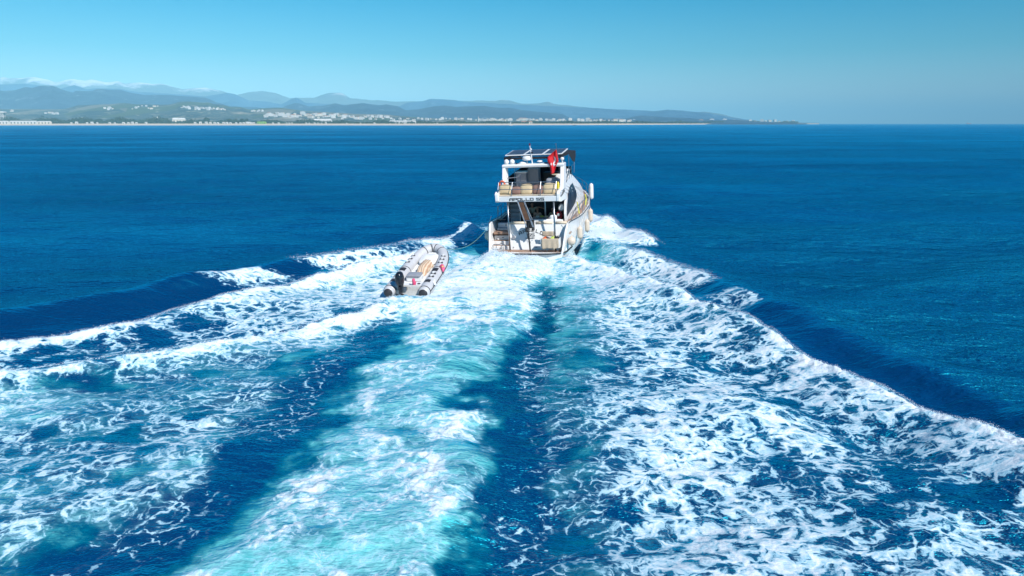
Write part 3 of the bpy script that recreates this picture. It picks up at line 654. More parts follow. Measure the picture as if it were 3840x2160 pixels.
long_roof('beach_pavilion', 144, 192, 454, 5, M_CREAM, M_WHITEWALL, 'shorter white beach pavilion at the right end of three', 'pavilion', 85)
long_roof('green_canopy', 966, 998, 456, 5, M_GREEN, M_GREEN, 'bright green beach bar canopy standing on the sand', 'canopy', 75)
long_roof('greenhouse', 650, 697, 442, 5, M_CREAM, M_WHITEWALL, 'long low pale greenhouse behind the shore trees', 'greenhouse', 240)
long_roof('hotel_wing', 1178, 1245, 446, 9, M_WHITEWALL, M_WHITEWALL, 'long white hotel wing below the dense town', 'hotel', 260)
long_roof('hotel_wing', 1462, 1560, 452, 9, M_WHITEWALL, M_WHITEWALL, 'long white hotel wing in the low town behind the pines', 'hotel', 230)
long_roof('hotel_wing', 1955, 1996, 454, 9, M_CREAM, M_TILE, 'long cream hotel with a red roof behind the yacht roof', 'hotel', 200)
# the hotel tower at the left edge
y = 3190.0; a = dirpx(8); zt = float(land_height(a, y)); ht = empty('hotel_tower', Matrix.Translation((a * y, y, zt)))
tag(ht, 'tall white hotel with balconies and a curved flat roof at the left edge', 'hotel')
MB().box(-18, 15, -7, 9, -4, 30).build('wall', M_WHITEWALL, ht)
b = MB(); b.prism([(-24, 30.2), (22, 30.2), (24, 31.5), (18, 33.4), (6, 34.6), (-24, 34.8)], lambda x, z: (x, -10, z), lambda x, z: (x, 10, z)); b.build('roof', M_WHITEWALL, ht)
for k in range(8):
    for j in range(4):
        MB().box(-17 + j * 8, -11 + j * 8, -8.6, -6.9, k * 3.7 + .4, k * 3.7 + 1.5).build('balcony', M_WHITEWALL, ht)
        MB().box(-16.5 + j * 8, -11.5 + j * 8, -7.1, -6.8, k * 3.7 + 1.6, k * 3.7 + 3.3).build('window', M_GLASSDARK, ht)
ht.scale = (1, 1, 1.55)
b = MB(); b.box(15.1, 34, -5, 9, -4, 8).build('annex', M_WHITEWALL, ht)
# minarets
for px, h, lab in ((1794, 34, 'slim white minaret rising above the low town left of the yacht'), (593, 30, 'pale water tower standing among the pines at the left'), (1130, 26, 'short white minaret in front of the dense town')):
    a = dirpx(px); y = float(shore_y(a)) + 300; zt = float(land_height(a, y)); nm = 'water_tower' if px == 593 else 'minaret'
    r = empty(nm, Matrix.Translation((a * y, y, zt))); tag(r, lab, nm.replace('_', ' '))
    MB().lathe([(1.9, -3), (1.7, h * .62), (3.0 if px != 593 else 4.5, h * .66), (3.0 if px != 593 else 4.5, h * .70 if px != 593 else h * .9), (1.4, h * .70 + (.1 if px != 593 else h * .25)), (1.2, h * .86 if px != 593 else h * .96)], 10).build('shaft', M_WHITEWALL, r)
    MB().lathe([(1.6, h * .86 if px != 593 else h * .965), (.1, h * 1.08)], 10).build('spire', M_GREYROOF, r)
# trees
def leaf_blob(m, c, rad, n, q, rg):
    for _ in range(n):
        d = Vector((rg.gauss(0, 1), rg.gauss(0, 1), rg.gauss(0, 1))).normalized() * rad * rg.uniform(.55, 1.0) ** .6
        d.z *= .7; p = c + d; nrm = (d + Vector((rg.gauss(0, .5), rg.gauss(0, .5), rg.gauss(0, .5))) * rad * .5).normalized()
        u = nrm.orthogonal().normalized(); u = (Matrix.Rotation(rg.uniform(0, 6.28), 3, nrm) @ u); w = nrm.cross(u); s = q * rg.uniform(.6, 1.3)
        m.add([tuple(p + u * s), tuple(p + w * s), tuple(p - u * s), tuple(p - w * s * .8)], [(0, 1, 2, 3)])
def tree(px, hgt, wid, dy, label):
    rg = random.Random(int(px)); a = dirpx(px); y = float(shore_y(a)) + dy; zt = float(land_height(a, y))
    r = empty('pine_tree', Matrix.Translation((a * y, y, zt))); tag(r, label, 'tree', 'taller trees along the shore')
    t = MB(); t.tube([(0, 0, -1.5), (.3, .1, hgt * .3), (0, .2, hgt * .6)], [.8, .6, .3], 7)
    for k in range(5):
        an = k * 1.26; t.tube([(0.1, .1, hgt * .35 + k), (math.cos(an) * wid * .35, math.sin(an) * wid * .35, hgt * .62)], [.35, .12], 5)
    t.build('trunk', M_BARK, r); c = MB()
    for k in range(9):
        an = rg.uniform(0, 6.28); q = rg.uniform(0, .62) * wid / 2
        leaf_blob(c, Vector((math.cos(an) * q, math.sin(an) * q, hgt * rg.uniform(.5, .85))), wid * rg.uniform(.18, .28), 90, wid * .05, rg)
    c.build('crown', M_LEAF, r, recalc=False)
for px, h, w, lab in ((205, 19, 26, 'broad dark pine behind the left beach pavilions'), (372, 20, 30, 'tallest dark pine above the left row of beach huts'), (772, 27, 36, 'large domed dark tree left of the green canopy'), (718, 19, 26, 'small round tree left of the domed tree'), (862, 24, 30, 'dark tree midway between the domed tree and the green canopy'), (908, 27, 24, 'tall narrow dark tree left of the green canopy'), (830, 17, 22, 'low dark tree right of the domed tree'), (925, 20, 26, 'low broad dark tree beside the tall narrow tree'), (1040, 15, 24, 'low dark tree right of the green canopy')):
    tree(px, h, w, 130, lab)
def wood(name, px0, px1, n, h0, h1, d0, d1, label):
    rg = random.Random(n); m = MB()
    for k in range(n):
        px = px0 + (px1 - px0) * (k + rg.random()) / n; a = dirpx(px); y = float(shore_y(a)) + rg.uniform(d0, d1); zt = float(land_height(a, y))
        h = rg.uniform(h0, h1) * (1 + .35 * math.sin(px * .045)); s = y / 3000
        for _ in range(2): leaf_blob(m, Vector((a * y + rg.gauss(0, 4), y, zt + h * rg.uniform(.25, .7) * s)), h * rg.uniform(.45, .7) * s, 16, 2.4 * s, rg)
    tag(m.build(name, M_LEAF, recalc=False), label, 'wood', kind='stuff')
wood('pine_wood', -120, 640, 460, 13, 23, 115, 230, 'dark green belt of pines behind the left beach')
wood('shore_wood', 640, 1290, 340, 8, 15, 120, 260, 'grey green belt of trees behind the middle beach')
wood('distant_wood', 1290, 2250, 420, 5, 10, 105, 330, 'low dark belt of trees along the far shore')
wood('headland_wood', 2250, 2990, 260, 5, 9, 105, 400, 'thin dark strip of trees on the headland')
# small craft near the shore, a ship on the horizon
def small_boat(px, y, L, label, hullm, kind='launch'):
    a = dirpx(px); r = empty('motorboat' if kind == 'launch' else ('sailing_boat' if kind == 'sail' else 'cargo_ship'), Matrix.Translation((a * y, y, 0))); tag(r, label, {'launch': 'boat', 'sail': 'sailing boat', 'ship': 'ship'}[kind])
    rows = []
    for k in range(9):
        t = k / 8; b = L * .13 * (1 - max(0, (t - .45) / .55) ** 2); b = max(b, .02 * L); x = (t - .5) * L; sh = L * (.09 + .05 * t)
        rows.append([(x, -b, sh), (x, -b * .8, -.02 * L), (x, 0, -.05 * L), (x, b * .8, -.02 * L), (x, b, sh)])
    m = MB().grid(rows); m.add(rows[0], [(0, 1, 2, 3, 4)]); m.add([p for q in rows for p in (q[0], q[4])], [(2 * i, 2 * i + 1, 2 * i + 3, 2 * i + 2) for i in range(8)])
    m.build('hull', hullm, r)
    if kind == 'sail':
        MB().tube([(0, 0, 0), (0, 0, L * 1.3)], L * .012).build('mast', M_WHITEWALL, r)
        MB().prism([(0, .25), (-.42, .25), (0, 1.25)], lambda x, z: (x * L, -.01 * L, z * L), lambda x, z: (x * L, .01 * L, z * L)).build('sail', M_WHITEWALL, r)
    elif kind == 'launch':
        MB().box(-L * .1, L * .2, -L * .09, L * .09, L * .08, L * .24).build('cabin', M_WHITEWALL, r, bevel=L * .01)
    else:
        MB().box(-L * .42, -L * .2, -L * .1, L * .1, L * .09, L * .3).build('superstructure', M_WHITEWALL, r)
        MB().box(-L * .34, -L * .3, -L * .03, L * .03, L * .3, L * .38).build('funnel', M_GREYROOF, r)
        for k in range(3): MB().box(-L * .12 + k * L * .17, L * .0 + k * L * .17, -L * .09, L * .09, L * .11, L * .15).build('hatch', M_CREAM, r)
M_REDHULL = plain('red_hull', (.42, .08, .05), .6)
small_boat(1727, 2400, 11, 'small white motorboat near the shore left of the yacht', M_WHITEWALL)
small_boat(1916, 2700, 13, 'tiny white sailing boat near the shore, seen just left of the yacht roof', M_WHITEWALL, 'sail')
small_boat(2155, 2900, 16, 'small dark motorboat near the shore right of the yacht', M_GLASSDARK)
small_boat(3633, 12000, 80, 'distant ship with a rusty red hull on the right horizon', M_REDHULL, 'ship')

# ------------------------------------------------------------------ the yacht (local axes: x starboard, y forward, z up; origin on the water at the stern)
def pose(x, y, z, yaw, pitch, roll):
    return Matrix.Translation((x, y, z)) @ Matrix.Rotation(-R(yaw), 4, 'Z') @ Matrix.Rotation(R(pitch), 4, 'X') @ Matrix.Rotation(-R(roll), 4, 'Y')
BM = pose(0.82, 39.58, 0, 15, 2, 2.5)
def gel(name, col, rough=.25, dirt=(.55, .50, .42)):
    g = NG(name); P = objco(g); n = g.noise(P, 2.2, 6, .65)
    c = g.mix(g.step(n, .52, .78, 0, .35), col, dirt)
    g.bsdf(c, rough=g.mixf(n, rough * .7, rough * 1.4), spec=.5, Coat_Weight=.25); return g.m
M_GEL = gel('white_gelcoat', (.80, .79, .77)); M_STEEL = plain('stainless_steel', (.30, .32, .35), .3, 1.0, scale=3)
M_NAVY = plain('navy_glass', (.012, .018, .035), .3, spec=.25, var=.3, scale=1.5); M_BLACK = plain('black_rubber', (.012, .012, .014), .5)
M_CANVAS = plain('black_canvas', (.010, .011, .016), .85, scale=4, bump=.2); M_INT = plain('cabin_dark', (.018, .016, .015), .5)
M_GREYP = plain('grey_panel', (.30, .31, .34), .4); M_BEIGE = plain('beige_upholstery', (.62, .50, .34), .8, scale=5, bump=.3)
M_ROLL = plain('cream_roll', (.68, .58, .44), .7, scale=5); M_SAND = plain('sand_cushion', (.60, .46, .28), .85, scale=6, bump=.4)
M_TAUPE = plain('taupe_cushion', (.24, .14, .11), .85, scale=6, bump=.4); M_LETTER = plain('letter_vinyl', (.015, .013, .013), .35)
M_WHITEP = plain('white_plastic', (.78, .78, .77), .35, scale=3); M_WOOD = plain('varnished_wood', (.26, .11, .05), .3, scale=4)
M_BROWN = plain('brown_teak', (.13, .060, .028), .55, scale=5, var=.35); M_CURTAIN = plain('lace', (.5, .5, .52), .8)
def teak():
    g = NG('teak_planks'); P = objco(g); s = g.n('ShaderNodeSeparateXYZ'); g.l(P, s.inputs[0])
    w = g.math('ABSOLUTE', g.math('SUBTRACT', g.math('FRACT', g.math('MULTIPLY', s.outputs['X'], 14.0)), .5))
    mp = g.n('ShaderNodeMapping'); mp.inputs['Scale'].default_value = (9, .8, 9); g.l(P, mp.inputs['Vector'])
    c = g.mix(g.noise(mp.outputs[0], 1.5, 5, .6), (.30, .17, .11), (.46, .30, .21))
    g.bsdf(g.mix(g.step(w, .42, .46), c, (.03, .02, .02)), rough=.6); return g.m
M_TEAK = teak()
def solar_mat():
    g = NG('solar_cells'); P = objco(g); s = g.n('ShaderNodeSeparateXYZ'); g.l(P, s.inputs[0])
    fx = g.math('ABSOLUTE', g.math('SUBTRACT', g.math('FRACT', g.math('MULTIPLY', s.outputs['X'], 5.3)), .5))
    fy = g.math('ABSOLUTE', g.math('SUBTRACT', g.math('FRACT', g.math('MULTIPLY', s.outputs['Y'], 5.3)), .5))
    g.bsdf(g.mix(g.step(g.math('MAXIMUM', fx, fy), .455, .475), (.012, .020, .050), (.22, .26, .32)), rough=.35, spec=.08); return g.m
M_SOLAR = solar_mat()

YT = empty('motor_yacht', BM); tag(YT, 'white two deck motor yacht seen from astern with dark bimini and solar panels', 'yacht')
def Y(mb, name, mats, **k): return mb.build(name, mats, k.pop('parent', YT), **k)
KB = [(0, 2.26), (1, 2.44), (2.5, 2.58), (5, 2.68), (8, 2.62), (10, 2.32), (11.5, 1.82), (13, .95), (14.2, .04)]
KT = [(0, .62), (.25, 1.0), (.6, 1.72), (1, 2.18), (1.4, 2.22), (4, 2.12), (7, 2.2), (10, 2.52), (14.2, 3.05)]
def HB(v): return float(np.interp(v, *zip(*KB)))
def HT(v): return float(np.interp(v, *zip(*KT)))
hv = [0, .12, .25, .4, .6, .8, 1, 1.4, 2, 3, 4, 5, 6, 7, 8, 9, 10, 10.8, 11.5, 12.3, 13, 13.7, 14.2]
def hull_row(v, sgn, off=0.0, lo=None):
    b = HB(v) - off; t = HT(v); fl = np.interp(v, [0, 8, 14.2], [.90, .82, .3]); row = []
    if lo is None:
        row.append((0, v, -.75 + .5 * max(0, (v - 9) / 5) ** 2)); row.append((sgn * b * fl * .86, v, -.12 + .05 * v * (v > 6)))
        for s in (0, .25, .5, .75, 1): row.append((sgn * b * (fl + (1 - fl) * s ** .7), v, (.05 + (t - .05) * s)))
    else:
        for s in (1, .66, .33, 0): row.append((sgn * b * (fl + (1 - fl) * max(0, (lo + (t - lo) * s - .05) / (t - .05)) ** .7), v, lo + (t - lo) * s))
    return row
m = MB()
for sg in (-1, 1):
    rows = [hull_row(v, sg) + hull_row(v, sg, .11, min(HT(v) - .02, .56 if v < 1 else 1.55)) for v in hv]
    m.grid(rows)
stern = hull_row(0, -1)[:7][::-1] + hull_row(0, 1)[1:7]; m.add(stern, [tuple(range(len(stern)))])
Y(m, 'hull', M_GEL, bevel=.02, smooth=False)
m = MB()                                                  # rub rail and platform lip
for sg in (-1, 1): m.tube([(sg * (HB(v) + .015), v, HT(v) + .0) for v in hv if v >= 1.0], .028, 6)
lip = [(-2.05, .0, .57), (-1.5, -.12, .56), (0, -.2, .56), (1.5, -.12, .56), (2.1, 0, .57), (2.4, .45, .60), (2.56, 1.3, .72)]
m.tube(lip, .045, 6); Y(m, 'rub_rail', M_BLACK)
m = MB(); out = [(-2.2, .9), (-2.22, .1), (-1.6, -.08), (0, -.16), (1.6, -.08), (2.14, .05), (2.24, .9)]
m.prism(out, lambda x, y: (x, y, .46), lambda x, y: (x, y, .585)); Y(m, 'platform_rim', M_GEL, bevel=.02)
m = MB(); inn = [(-2.08, .88), (-2.08, .16), (-1.5, .06), (0, -.02), (1.5, .06), (2.02, .18), (2.1, .88)]
m.prism(inn, lambda x, y: (x, y, .56), lambda x, y: (x, y, .60)); Y(m, 'swim_platform', M_TEAK)
# transom with a rolled cushion along its top
m = MB(); m.add([(-1.2, .9, .56), (2.3, .9, .56), (2.34, 1.3, 2.12), (-1.2, 1.3, 2.12), (-1.2, 1.02, .56), (2.3, 1.02, .56), (2.34, 1.48, 2.12), (-1.2, 1.48, 2.12)],
      [(0, 1, 2, 3), (5, 4, 7, 6), (3, 2, 6, 7), (0, 3, 7, 4), (1, 5, 6, 2), (4, 5, 1, 0)]); tr_ = Y(m, 'transom', M_GEL, bevel=.03)
m = MB(); m.box(-1.05, -.86, .985, 1.01, 1.22, 1.4); Y(m, 'vent', M_GREYP)
for x in (-.95, .45, 1.05): MB().lathe([(.035, 0), (.035, .02)], 8, Matrix.Translation((x, .915, .74)) @ Matrix.Rotation(R(90), 4, 'X')).build('drain', M_GREYP, YT)
for x0, x1 in ((-1.15, -.1), (.42, 1.42), (1.62, 2.28)):
    MB().tube([(x0, 1.33, 2.14), ((x0 + x1) / 2, 1.33, 2.15), (x1, 1.33, 2.14)], .085, 10).build('roll_cushion', M_ROLL, YT, smooth=True)
# steps from the platform to the deck, port side
for w0, w1, va, vb in ((.58, .82, .95, 1.2), (.82, 1.08, 1.15, 1.6), (1.08, 1.36, 1.55, 2.2), (1.36, 1.68, 2.15, 2.45), (1.68, 1.98, 2.4, 2.75)):
    st = MB().box(-2.32, -1.24, va, vb + .3, w0 - .25, w1 - .02).build('step', M_GEL, YT, bevel=.02)
    MB().box(-2.26, -1.3, va + .05, vb, w1 - .02, w1).build('tread', M_TEAK if w1 < 1.5 else M_GREYP, st)
    MB().box(-1.84, -1.72, va - .012, va + .01, w1 - .16, w1 - .12).build('step_light', M_LETTER, st)
m = MB().box(-1.26, -1.16, .95, 2.9, .6, 2.1); Y(m, 'stair_wall', M_GEL, bevel=.02)
# cockpit: floor, settee, dark cabin front
m = MB().box(-2.3, 2.45, 1.35, 3.9, 1.45, 1.58); Y(m, 'cockpit_floor', M_TEAK)
m = MB().rbox(-.1, 2.1, 1.5, 1.95, 1.58, 2.02, .06); m.rbox(-.1, 2.0, 1.42, 1.6, 2.0, 2.32, .06, .02); m.rbox(1.5, 2.05, 1.7, 3.2, 1.6, 2.1, .06, .02)
m.rbox(1.22, 1.6, 1.5, 1.75, 2.2, 2.55, .07, .02); Y(m, 'cockpit_settee', M_WHITEP, smooth=True)
m = MB().box(-2.0, 2.12, 3.75, 3.95, 1.55, 3.6); Y(m, 'cabin_front', M_INT)
for x0, x1 in ((-.6, .25), (.3, 1.15), (1.2, 2.0)): MB().box(x0, x1, 3.70, 3.76, 1.7, 3.3).build('glass_door', M_NAVY, YT)
m = MB().tube([(.72, 2.6, 1.58), (.72, 2.6, 3.56)], .045, 8); Y(m, 'deck_post', M_STEEL)
m = MB(); rows = [[(1.0 + 1.1 * i / 14, 2.2 + .03 * math.sin(i * 1.9), 3.55 - d * (.16 + .05 * math.sin(i * 1.3))) for i in range(15)] for d in (0, .5, 1)]
m.grid(rows); Y(m, 'lace_trim', M_CURTAIN, solid=.008)
# side decks, foredeck
for sg in (-1, 1):
    m = MB(); vs = [1.5 if sg > 0 else 2.75, 3, 4, 5, 6, 7, 8, 9, 10, 11, 12, 13, 13.9]
    m.grid([[(sg * (HB(v) - .1), v, HT(v) - .06), (sg * min(2.0, HB(v) * .5 if v > 9.5 else 2.0), v, HT(v) - .05), (0 if v > 9 else sg * 1.9, v, HT(v) + (.10 if v > 9 else -.05))] for v in vs])
    Y(m, 'side_deck', M_TEAK, solid=.04)
# superstructure sides
def us(v, w): return float(np.interp(w, [2.1, 3.5, 4.1, 4.7], [2.18, 2.14, 2.0, 1.94])) - .10 * max(0, v - 6) ** 1.3 * .35
wing = [(.55, 3.52), (.50, 4.06), (1.3, 4.22), (2.0, 4.34), (3.0, 4.30), (3.7, 4.42), (4.6, 4.66), (5.1, 4.62), (5.35, 4.12), (7.2, 3.9), (8.8, 3.2), (9.8, 2.5), (9.8, 2.1), (1.78, 2.05), (1.75, 2.6), (1.95, 3.15), (2.15, 3.45), (1.2, 3.5)]
def side_panel(poly, name, mat, sg, o0, o1, v0s=None, **k):
    bm = bmesh.new(); f = bm.faces.new([bm.verts.new((0, a, b)) for a, b in poly]); bmesh.ops.triangulate(bm, faces=[f])
    bmesh.ops.subdivide_edges(bm, edges=bm.edges[:], cuts=2)
    m = MB(); vs = [(q.co.y, q.co.z) for q in bm.verts]; bm.verts.index_update(); nn = len(vs)
    fs = [[q.index for q in f.verts] for f in bm.faces]; be = [(e.verts[0].index, e.verts[1].index) for e in bm.edges if len(e.link_faces) == 1]
    P0 = [(sg * (us(a, b) + o0), a, b) for a, b in vs]; P1 = [(sg * (us(a, b) + o1), a, b) for a, b in vs]
    m.add(P0 + P1, [tuple(f) for f in fs] + [tuple(q + nn for q in f[::-1]) for f in fs] + [(a, b, b + nn, a + nn) for a, b in be]); bm.free()
    return Y(m, name, mat, **k)
side_panel(wing, 'side_wall', M_GEL, 1, -.12, 0)
pwing = [(.6, 3.52), (.52, 4.10), (2.0, 4.12), (5.0, 4.25), (7.2, 3.9), (8.8, 3.2), (9.8, 2.5), (9.8, 2.1), (4.4, 2.05), (4.4, 3.5)]
m = MB()
for (a, b) in zip(pwing, pwing[1:] + pwing[:1]): pass
side_panel(pwing, 'side_wall', M_GEL, -1, -.42, -.28)
win = [(1.97, 2.42), (2.1, 2.9), (2.5, 3.35), (3.1, 3.72), (3.9, 3.98), (4.95, 4.08), (5.1, 3.95), (5.45, 3.5), (5.6, 3.15), (4.9, 2.82), (3.6, 2.62)]
side_panel(win, 'side_window', M_NAVY, 1, .002, .018)
side_panel([(4.6, 2.3), (4.7, 3.2), (7.0, 3.2), (6.6, 2.4)], 'side_window', M_NAVY, -1, -.28, -.262)
m = MB(); m.grid([[(-1.7, 7.2, 3.88), (0, 7.5, 3.95), (1.75, 7.2, 3.88)], [(-1.6, 8.8, 3.2), (0, 9.3, 3.3), (1.65, 8.8, 3.2)], [(-1.3, 9.8, 2.5), (0, 10.6, 2.6), (1.35, 9.8, 2.5)]]); Y(m, 'cabin_roof', M_GEL, solid=.05)
# flybridge deck and the lettered fascia
m = MB(); m.prism([(-1.62, .60), (-1.74, 2.5), (-1.75, 7.2), (0, 7.5), (1.8, 7.2), (1.98, 2.5), (1.95, .60)], lambda x, y: (x, y, 3.56), lambda x, y: (x, y, 3.80)); Y(m, 'flybridge_deck', M_GEL)
m = MB(); m.add([(-1.60, .50, 3.54), (2.04, .50, 3.54), (2.0, .44, 3.86), (-1.66, .44, 3.86), (-1.6, .62, 3.54), (2.04, .62, 3.54), (2.0, 1.1, 3.88), (-1.66, 1.1, 3.88)],
      [(0, 1, 2, 3), (5, 4, 7, 6), (3, 2, 6, 7), (0, 3, 7, 4), (1, 5, 6, 2), (4, 5, 1, 0)]); Y(m, 'fascia', M_GEL, bevel=.02)
m = MB().box(-1.62, 1.9, .56, 1.12, 3.885, 3.93); Y(m, 'bench', M_ROLL, bevel=.01)
m = MB(); m.prism([(.42, 3.60), (.36, 4.02), (.55, 4.14), (1.1, 4.08), (1.6, 3.80), (.6, 3.5)], lambda v, w: (-1.80, v, w), lambda v, w: (-1.60, v, w)); m.prism([(.44, 3.54), (.40, 3.98), (.55, 4.08), (1.1, 4.08), (1.3, 3.6)], lambda v, w: (1.90, v, w), lambda v, w: (2.07, v, w)); Y(m, 'bulwark_end', M_GEL, bevel=.03)
# letters
GL = {'A': [[(0, 0), (0, .72), (.22, 1), (.8, 1), (.8, 0)], [(0, .42), (.8, .42)]], 'P': [[(0, 0), (0, 1), (.8, 1), (.8, .42), (0, .42)]], 'O': [[(0, 0), (0, 1), (.8, 1), (.8, 0), (0, 0)]],
      'L': [[(0, 1), (0, 0), (.8, 0)]], 'S': [[(.8, 1), (0, 1), (0, .52), (.8, .52), (.8, 0), (0, 0)]], 'U': [[(0, 1), (0, 0), (.8, 0), (.8, 1)]], 'X': [[(0, 0), (.8, 1)], [(0, 1), (.8, 0)]],
      'R': [[(0, 0), (0, 1), (.8, 1), (.8, .45), (0, .45)], [(.35, .45), (.8, 0)]], 'Y': [[(0, 1), (.4, .5), (.8, 1)], [(.4, .5), (.4, 0)]]}
def stroke(m, a, b, t, f, d):
    a = Vector(a); b = Vector(b); dr = (b - a).normalized() * t / 2; n = Vector((-dr.y, dr.x)); a = a - dr; b = b + dr
    m.prism([tuple(a + n), tuple(b + n), tuple(b - n), tuple(a - n)], lambda x, y: f(x, y, 0), lambda x, y: f(x, y, d))
def word(m, text, f, adv=1.15, t=.17, d=.012):
    x = 0
    for ch in text:
        if ch != ' ':
            for pl in GL[ch]:
                for a, b in zip(pl, pl[1:]): stroke(m, (a[0] + x, a[1]), (b[0] + x, b[1]), t, f, d)
        x += adv if ch != ' ' else .6
    return x
m = MB(); word(m, 'APOLLO SS', lambda x, y, d: (-.92 + x * .2165, .497 - d - .19 * (.075 + .115 * y), 3.615 + .135 * y), t=.2); Y(m, 'fascia_lettering', M_LETTER)
def trf(u, w, d): return (u, .9 + (w - .56) * .4 / 1.56 - .004 - d, w)
m = MB()
for k, ch in enumerate('APOLLO'):
    an = R(-27 + k * 54 / 5); r = 1.45; cx, cz = .10 + r * math.sin(an), .27 + r * math.cos(an)
    def f(x, y, d, an=an, cx=cx, cz=cz):
        lx = (x - .4) * .20; lz = (y - .5) * .165; return trf(cx + lx * math.cos(an) + lz * math.sin(an), cz - lx * math.sin(an) + lz * math.cos(an), d)
    for pl in GL[ch]:
        for a, b in zip(pl, pl[1:]): stroke(m, a, b, .2, f, .012)
word(m, 'SS', lambda x, y, d: trf(-.08 + x * .2, 1.38 + y * .145, d), t=.2)
word(m, 'LUXURY', lambda x, y, d: trf(-.2 + x * .082, 1.235 + y * .065, d), t=.24)
Y(m, 'stern_lettering', M_LETTER)
m = MB()                                                  # faint emblem below the name
for pl in ([(0, 0), (.1, .16), (.2, 0)], [(.05, .2), (.1, .1), (.15, .2)], [(-.08, .1), (-.02, .17), (.02, .08)], [(.2, .08), (.26, .18), (.32, .16)], [(.1, -.04), (.1, .08)]):
    for a, b in zip(pl, pl[1:]): stroke(m, (a[0] - .1, a[1] + .98), (b[0] - .1, b[1] + .98), .02, trf, .01)
Y(m, 'stern_emblem', M_GREYP)
m = MB(); word(m, 'APOLLO SS', lambda x, y, d: (us(1, 3.85) + .004 + d + (3.8 - (3.72 + .13 * y)) * .2, .75 + x * .13, 3.74 + .02 * x + .12 * y), t=.2); Y(m, 'side_lettering', M_LETTER)
# upper stairs
for k in range(6):
    t = k / 5; v = 1.85 + 1.5 * t; w = 2.12 + 1.12 * t; u0 = -1.40 - .38 * t; s_ = MB().box(u0, u0 + .68, v, v + .34, w - .04, w).build('stair_tread', M_GREYP, YT, bevel=.008)
    MB().box(u0, u0 + .68, v + .30, v + .33, w, w + .2).build('riser', M_GREYP, s_)
for o in (-.03, .70):
    m = MB(); m.add([(-1.40 + o, 1.75, 1.95), (-1.40 + o, 1.75, 2.2), (-1.80 + o, 3.45, 3.5), (-1.80 + o, 3.45, 3.2), (-1.36 + o, 1.75, 1.95), (-1.36 + o, 1.75, 2.2), (-1.76 + o, 3.45, 3.5), (-1.76 + o, 3.45, 3.2)], [(0, 1, 2, 3), (4, 7, 6, 5), (0, 4, 5, 1), (1, 5, 6, 2), (2, 6, 7, 3), (3, 7, 4, 0)]); Y(m, 'stringer', M_GEL)
m = MB().box(-1.48, -.78, 1.62, 1.9, 1.58, 2.12); Y(m, 'stair_locker', M_GEL, bevel=.02)
m = MB(); m.add([(-2.3, 2.75, 2.0), (-1.5, 2.7, 2.0), (-1.7, 4.2, 2.75), (-1.5, 3.0, 2.7), (-2.2, 2.9, 2.0)], [(0, 1, 3, 2)]); Y(m, 'port_window', M_NAVY, solid=.03)
for v0 in (0,):
    m = MB(); P_ = [(-2.33, 2.6, 2.45), (-2.30, 2.7, 2.95), (-2.36, 4.0, 3.05), (-2.4, 5.0, 3.08)]; m.tube(P_, .022, 6); m.tube([(-2.33, 2.65, 2.6), (-2.42, 5, 2.7)], .015, 6)
    for v in (2.7, 3.5, 4.4, 5.2): m.tube([(-2.38, v, 2.1), (-2.36, v, 3.0)], .018, 6)
    Y(m, 'port_rail', M_STEEL)
# stern posts
for u, v, n in ((-1.13, .72, 'stern_post'), (1.68, .60, 'stern_post')): MB().tube([(u, v, .58), (u, v, 3.56)], .05, 10).build(n, M_STEEL, YT, smooth=True)
# raised gangway with its ram
def gw(s, t, o=0): # s across 0..1, t bottom..top
    b = Vector((-.10, .42, 2.45)); tp = Vector((-.47, .52, 3.56)); return tuple(b.lerp(tp, t) + Vector((.47 * s, -.0, 0)) + Vector((0, o, 0)))
m = MB(); m.add([gw(.12, 0), gw(.80, 0), gw(.72, 1), gw(.05, 1), gw(.12, 0, .05), gw(.80, 0, .05), gw(.72, 1, .05), gw(.05, 1, .05)], [(0, 1, 2, 3), (5, 4, 7, 6), (0, 3, 7, 4), (1, 5, 6, 2), (3, 2, 6, 7), (0, 4, 5, 1)])
gr = Y(m, 'gangway', M_BROWN)
m = MB()
for s in (.0, .07, .84, .95): m.tube([gw(s, -.35, -.02), gw(s, 1, -.02)], .020, 6)
m.tube([gw(1.15, .05, -.08), gw(1.0, .75, -.08), gw(.82, .85, -.05)], .014, 6); m.tube([gw(0, 0, -.03), gw(1, 0, -.03)], .018, 6); m.tube([gw(0, 1, -.03), gw(.9, 1, -.03)], .018, 6)
m.build('gangway_rail', M_STEEL, gr)
m = MB().box(-.02, .42, .55, .85, 1.95, 2.42); m.box(-.06, .02, .45, .8, 1.75, 2.15); m.box(.36, .44, .45, .8, 1.8, 2.1); Y(m, 'gangway_hinge', M_BLACK, bevel=.02)
m = MB().tube([(.12, .5, 2.3), (.14, .42, 1.6), (.20, .40, .6)], [.035, .045, .05], 8); m.tube([(.05, .45, 2.35), (.02, .5, 1.6), (.1, .48, 1.3)], .022, 6); Y(m, 'gangway_ram', M_BLACK)
# swim ladder
m = MB().tube([(-2.0, .1, .6), (-2.02, .15, 1.02), (-1.95, .16, 1.06), (-1.55, .16, 1.06), (-1.5, .15, 1.02), (-1.5, .1, .6)], .022, 6); m.tube([(-1.86, .3, .6), (-1.86, .3, 1.0), (-1.86, .16, 1.06)], .018, 6)
m.tube([(-1.32, -.12, .3), (-1.32, -.1, 1.0), (-1.28, 0, 1.1), (-1.22, .1, 1.05), (-1.22, .12, .6)], .022, 6); m.tube([(-2.0, .12, .78), (-1.5, .12, .78)], .018, 6); Y(m, 'boarding_ladder', M_STEEL)
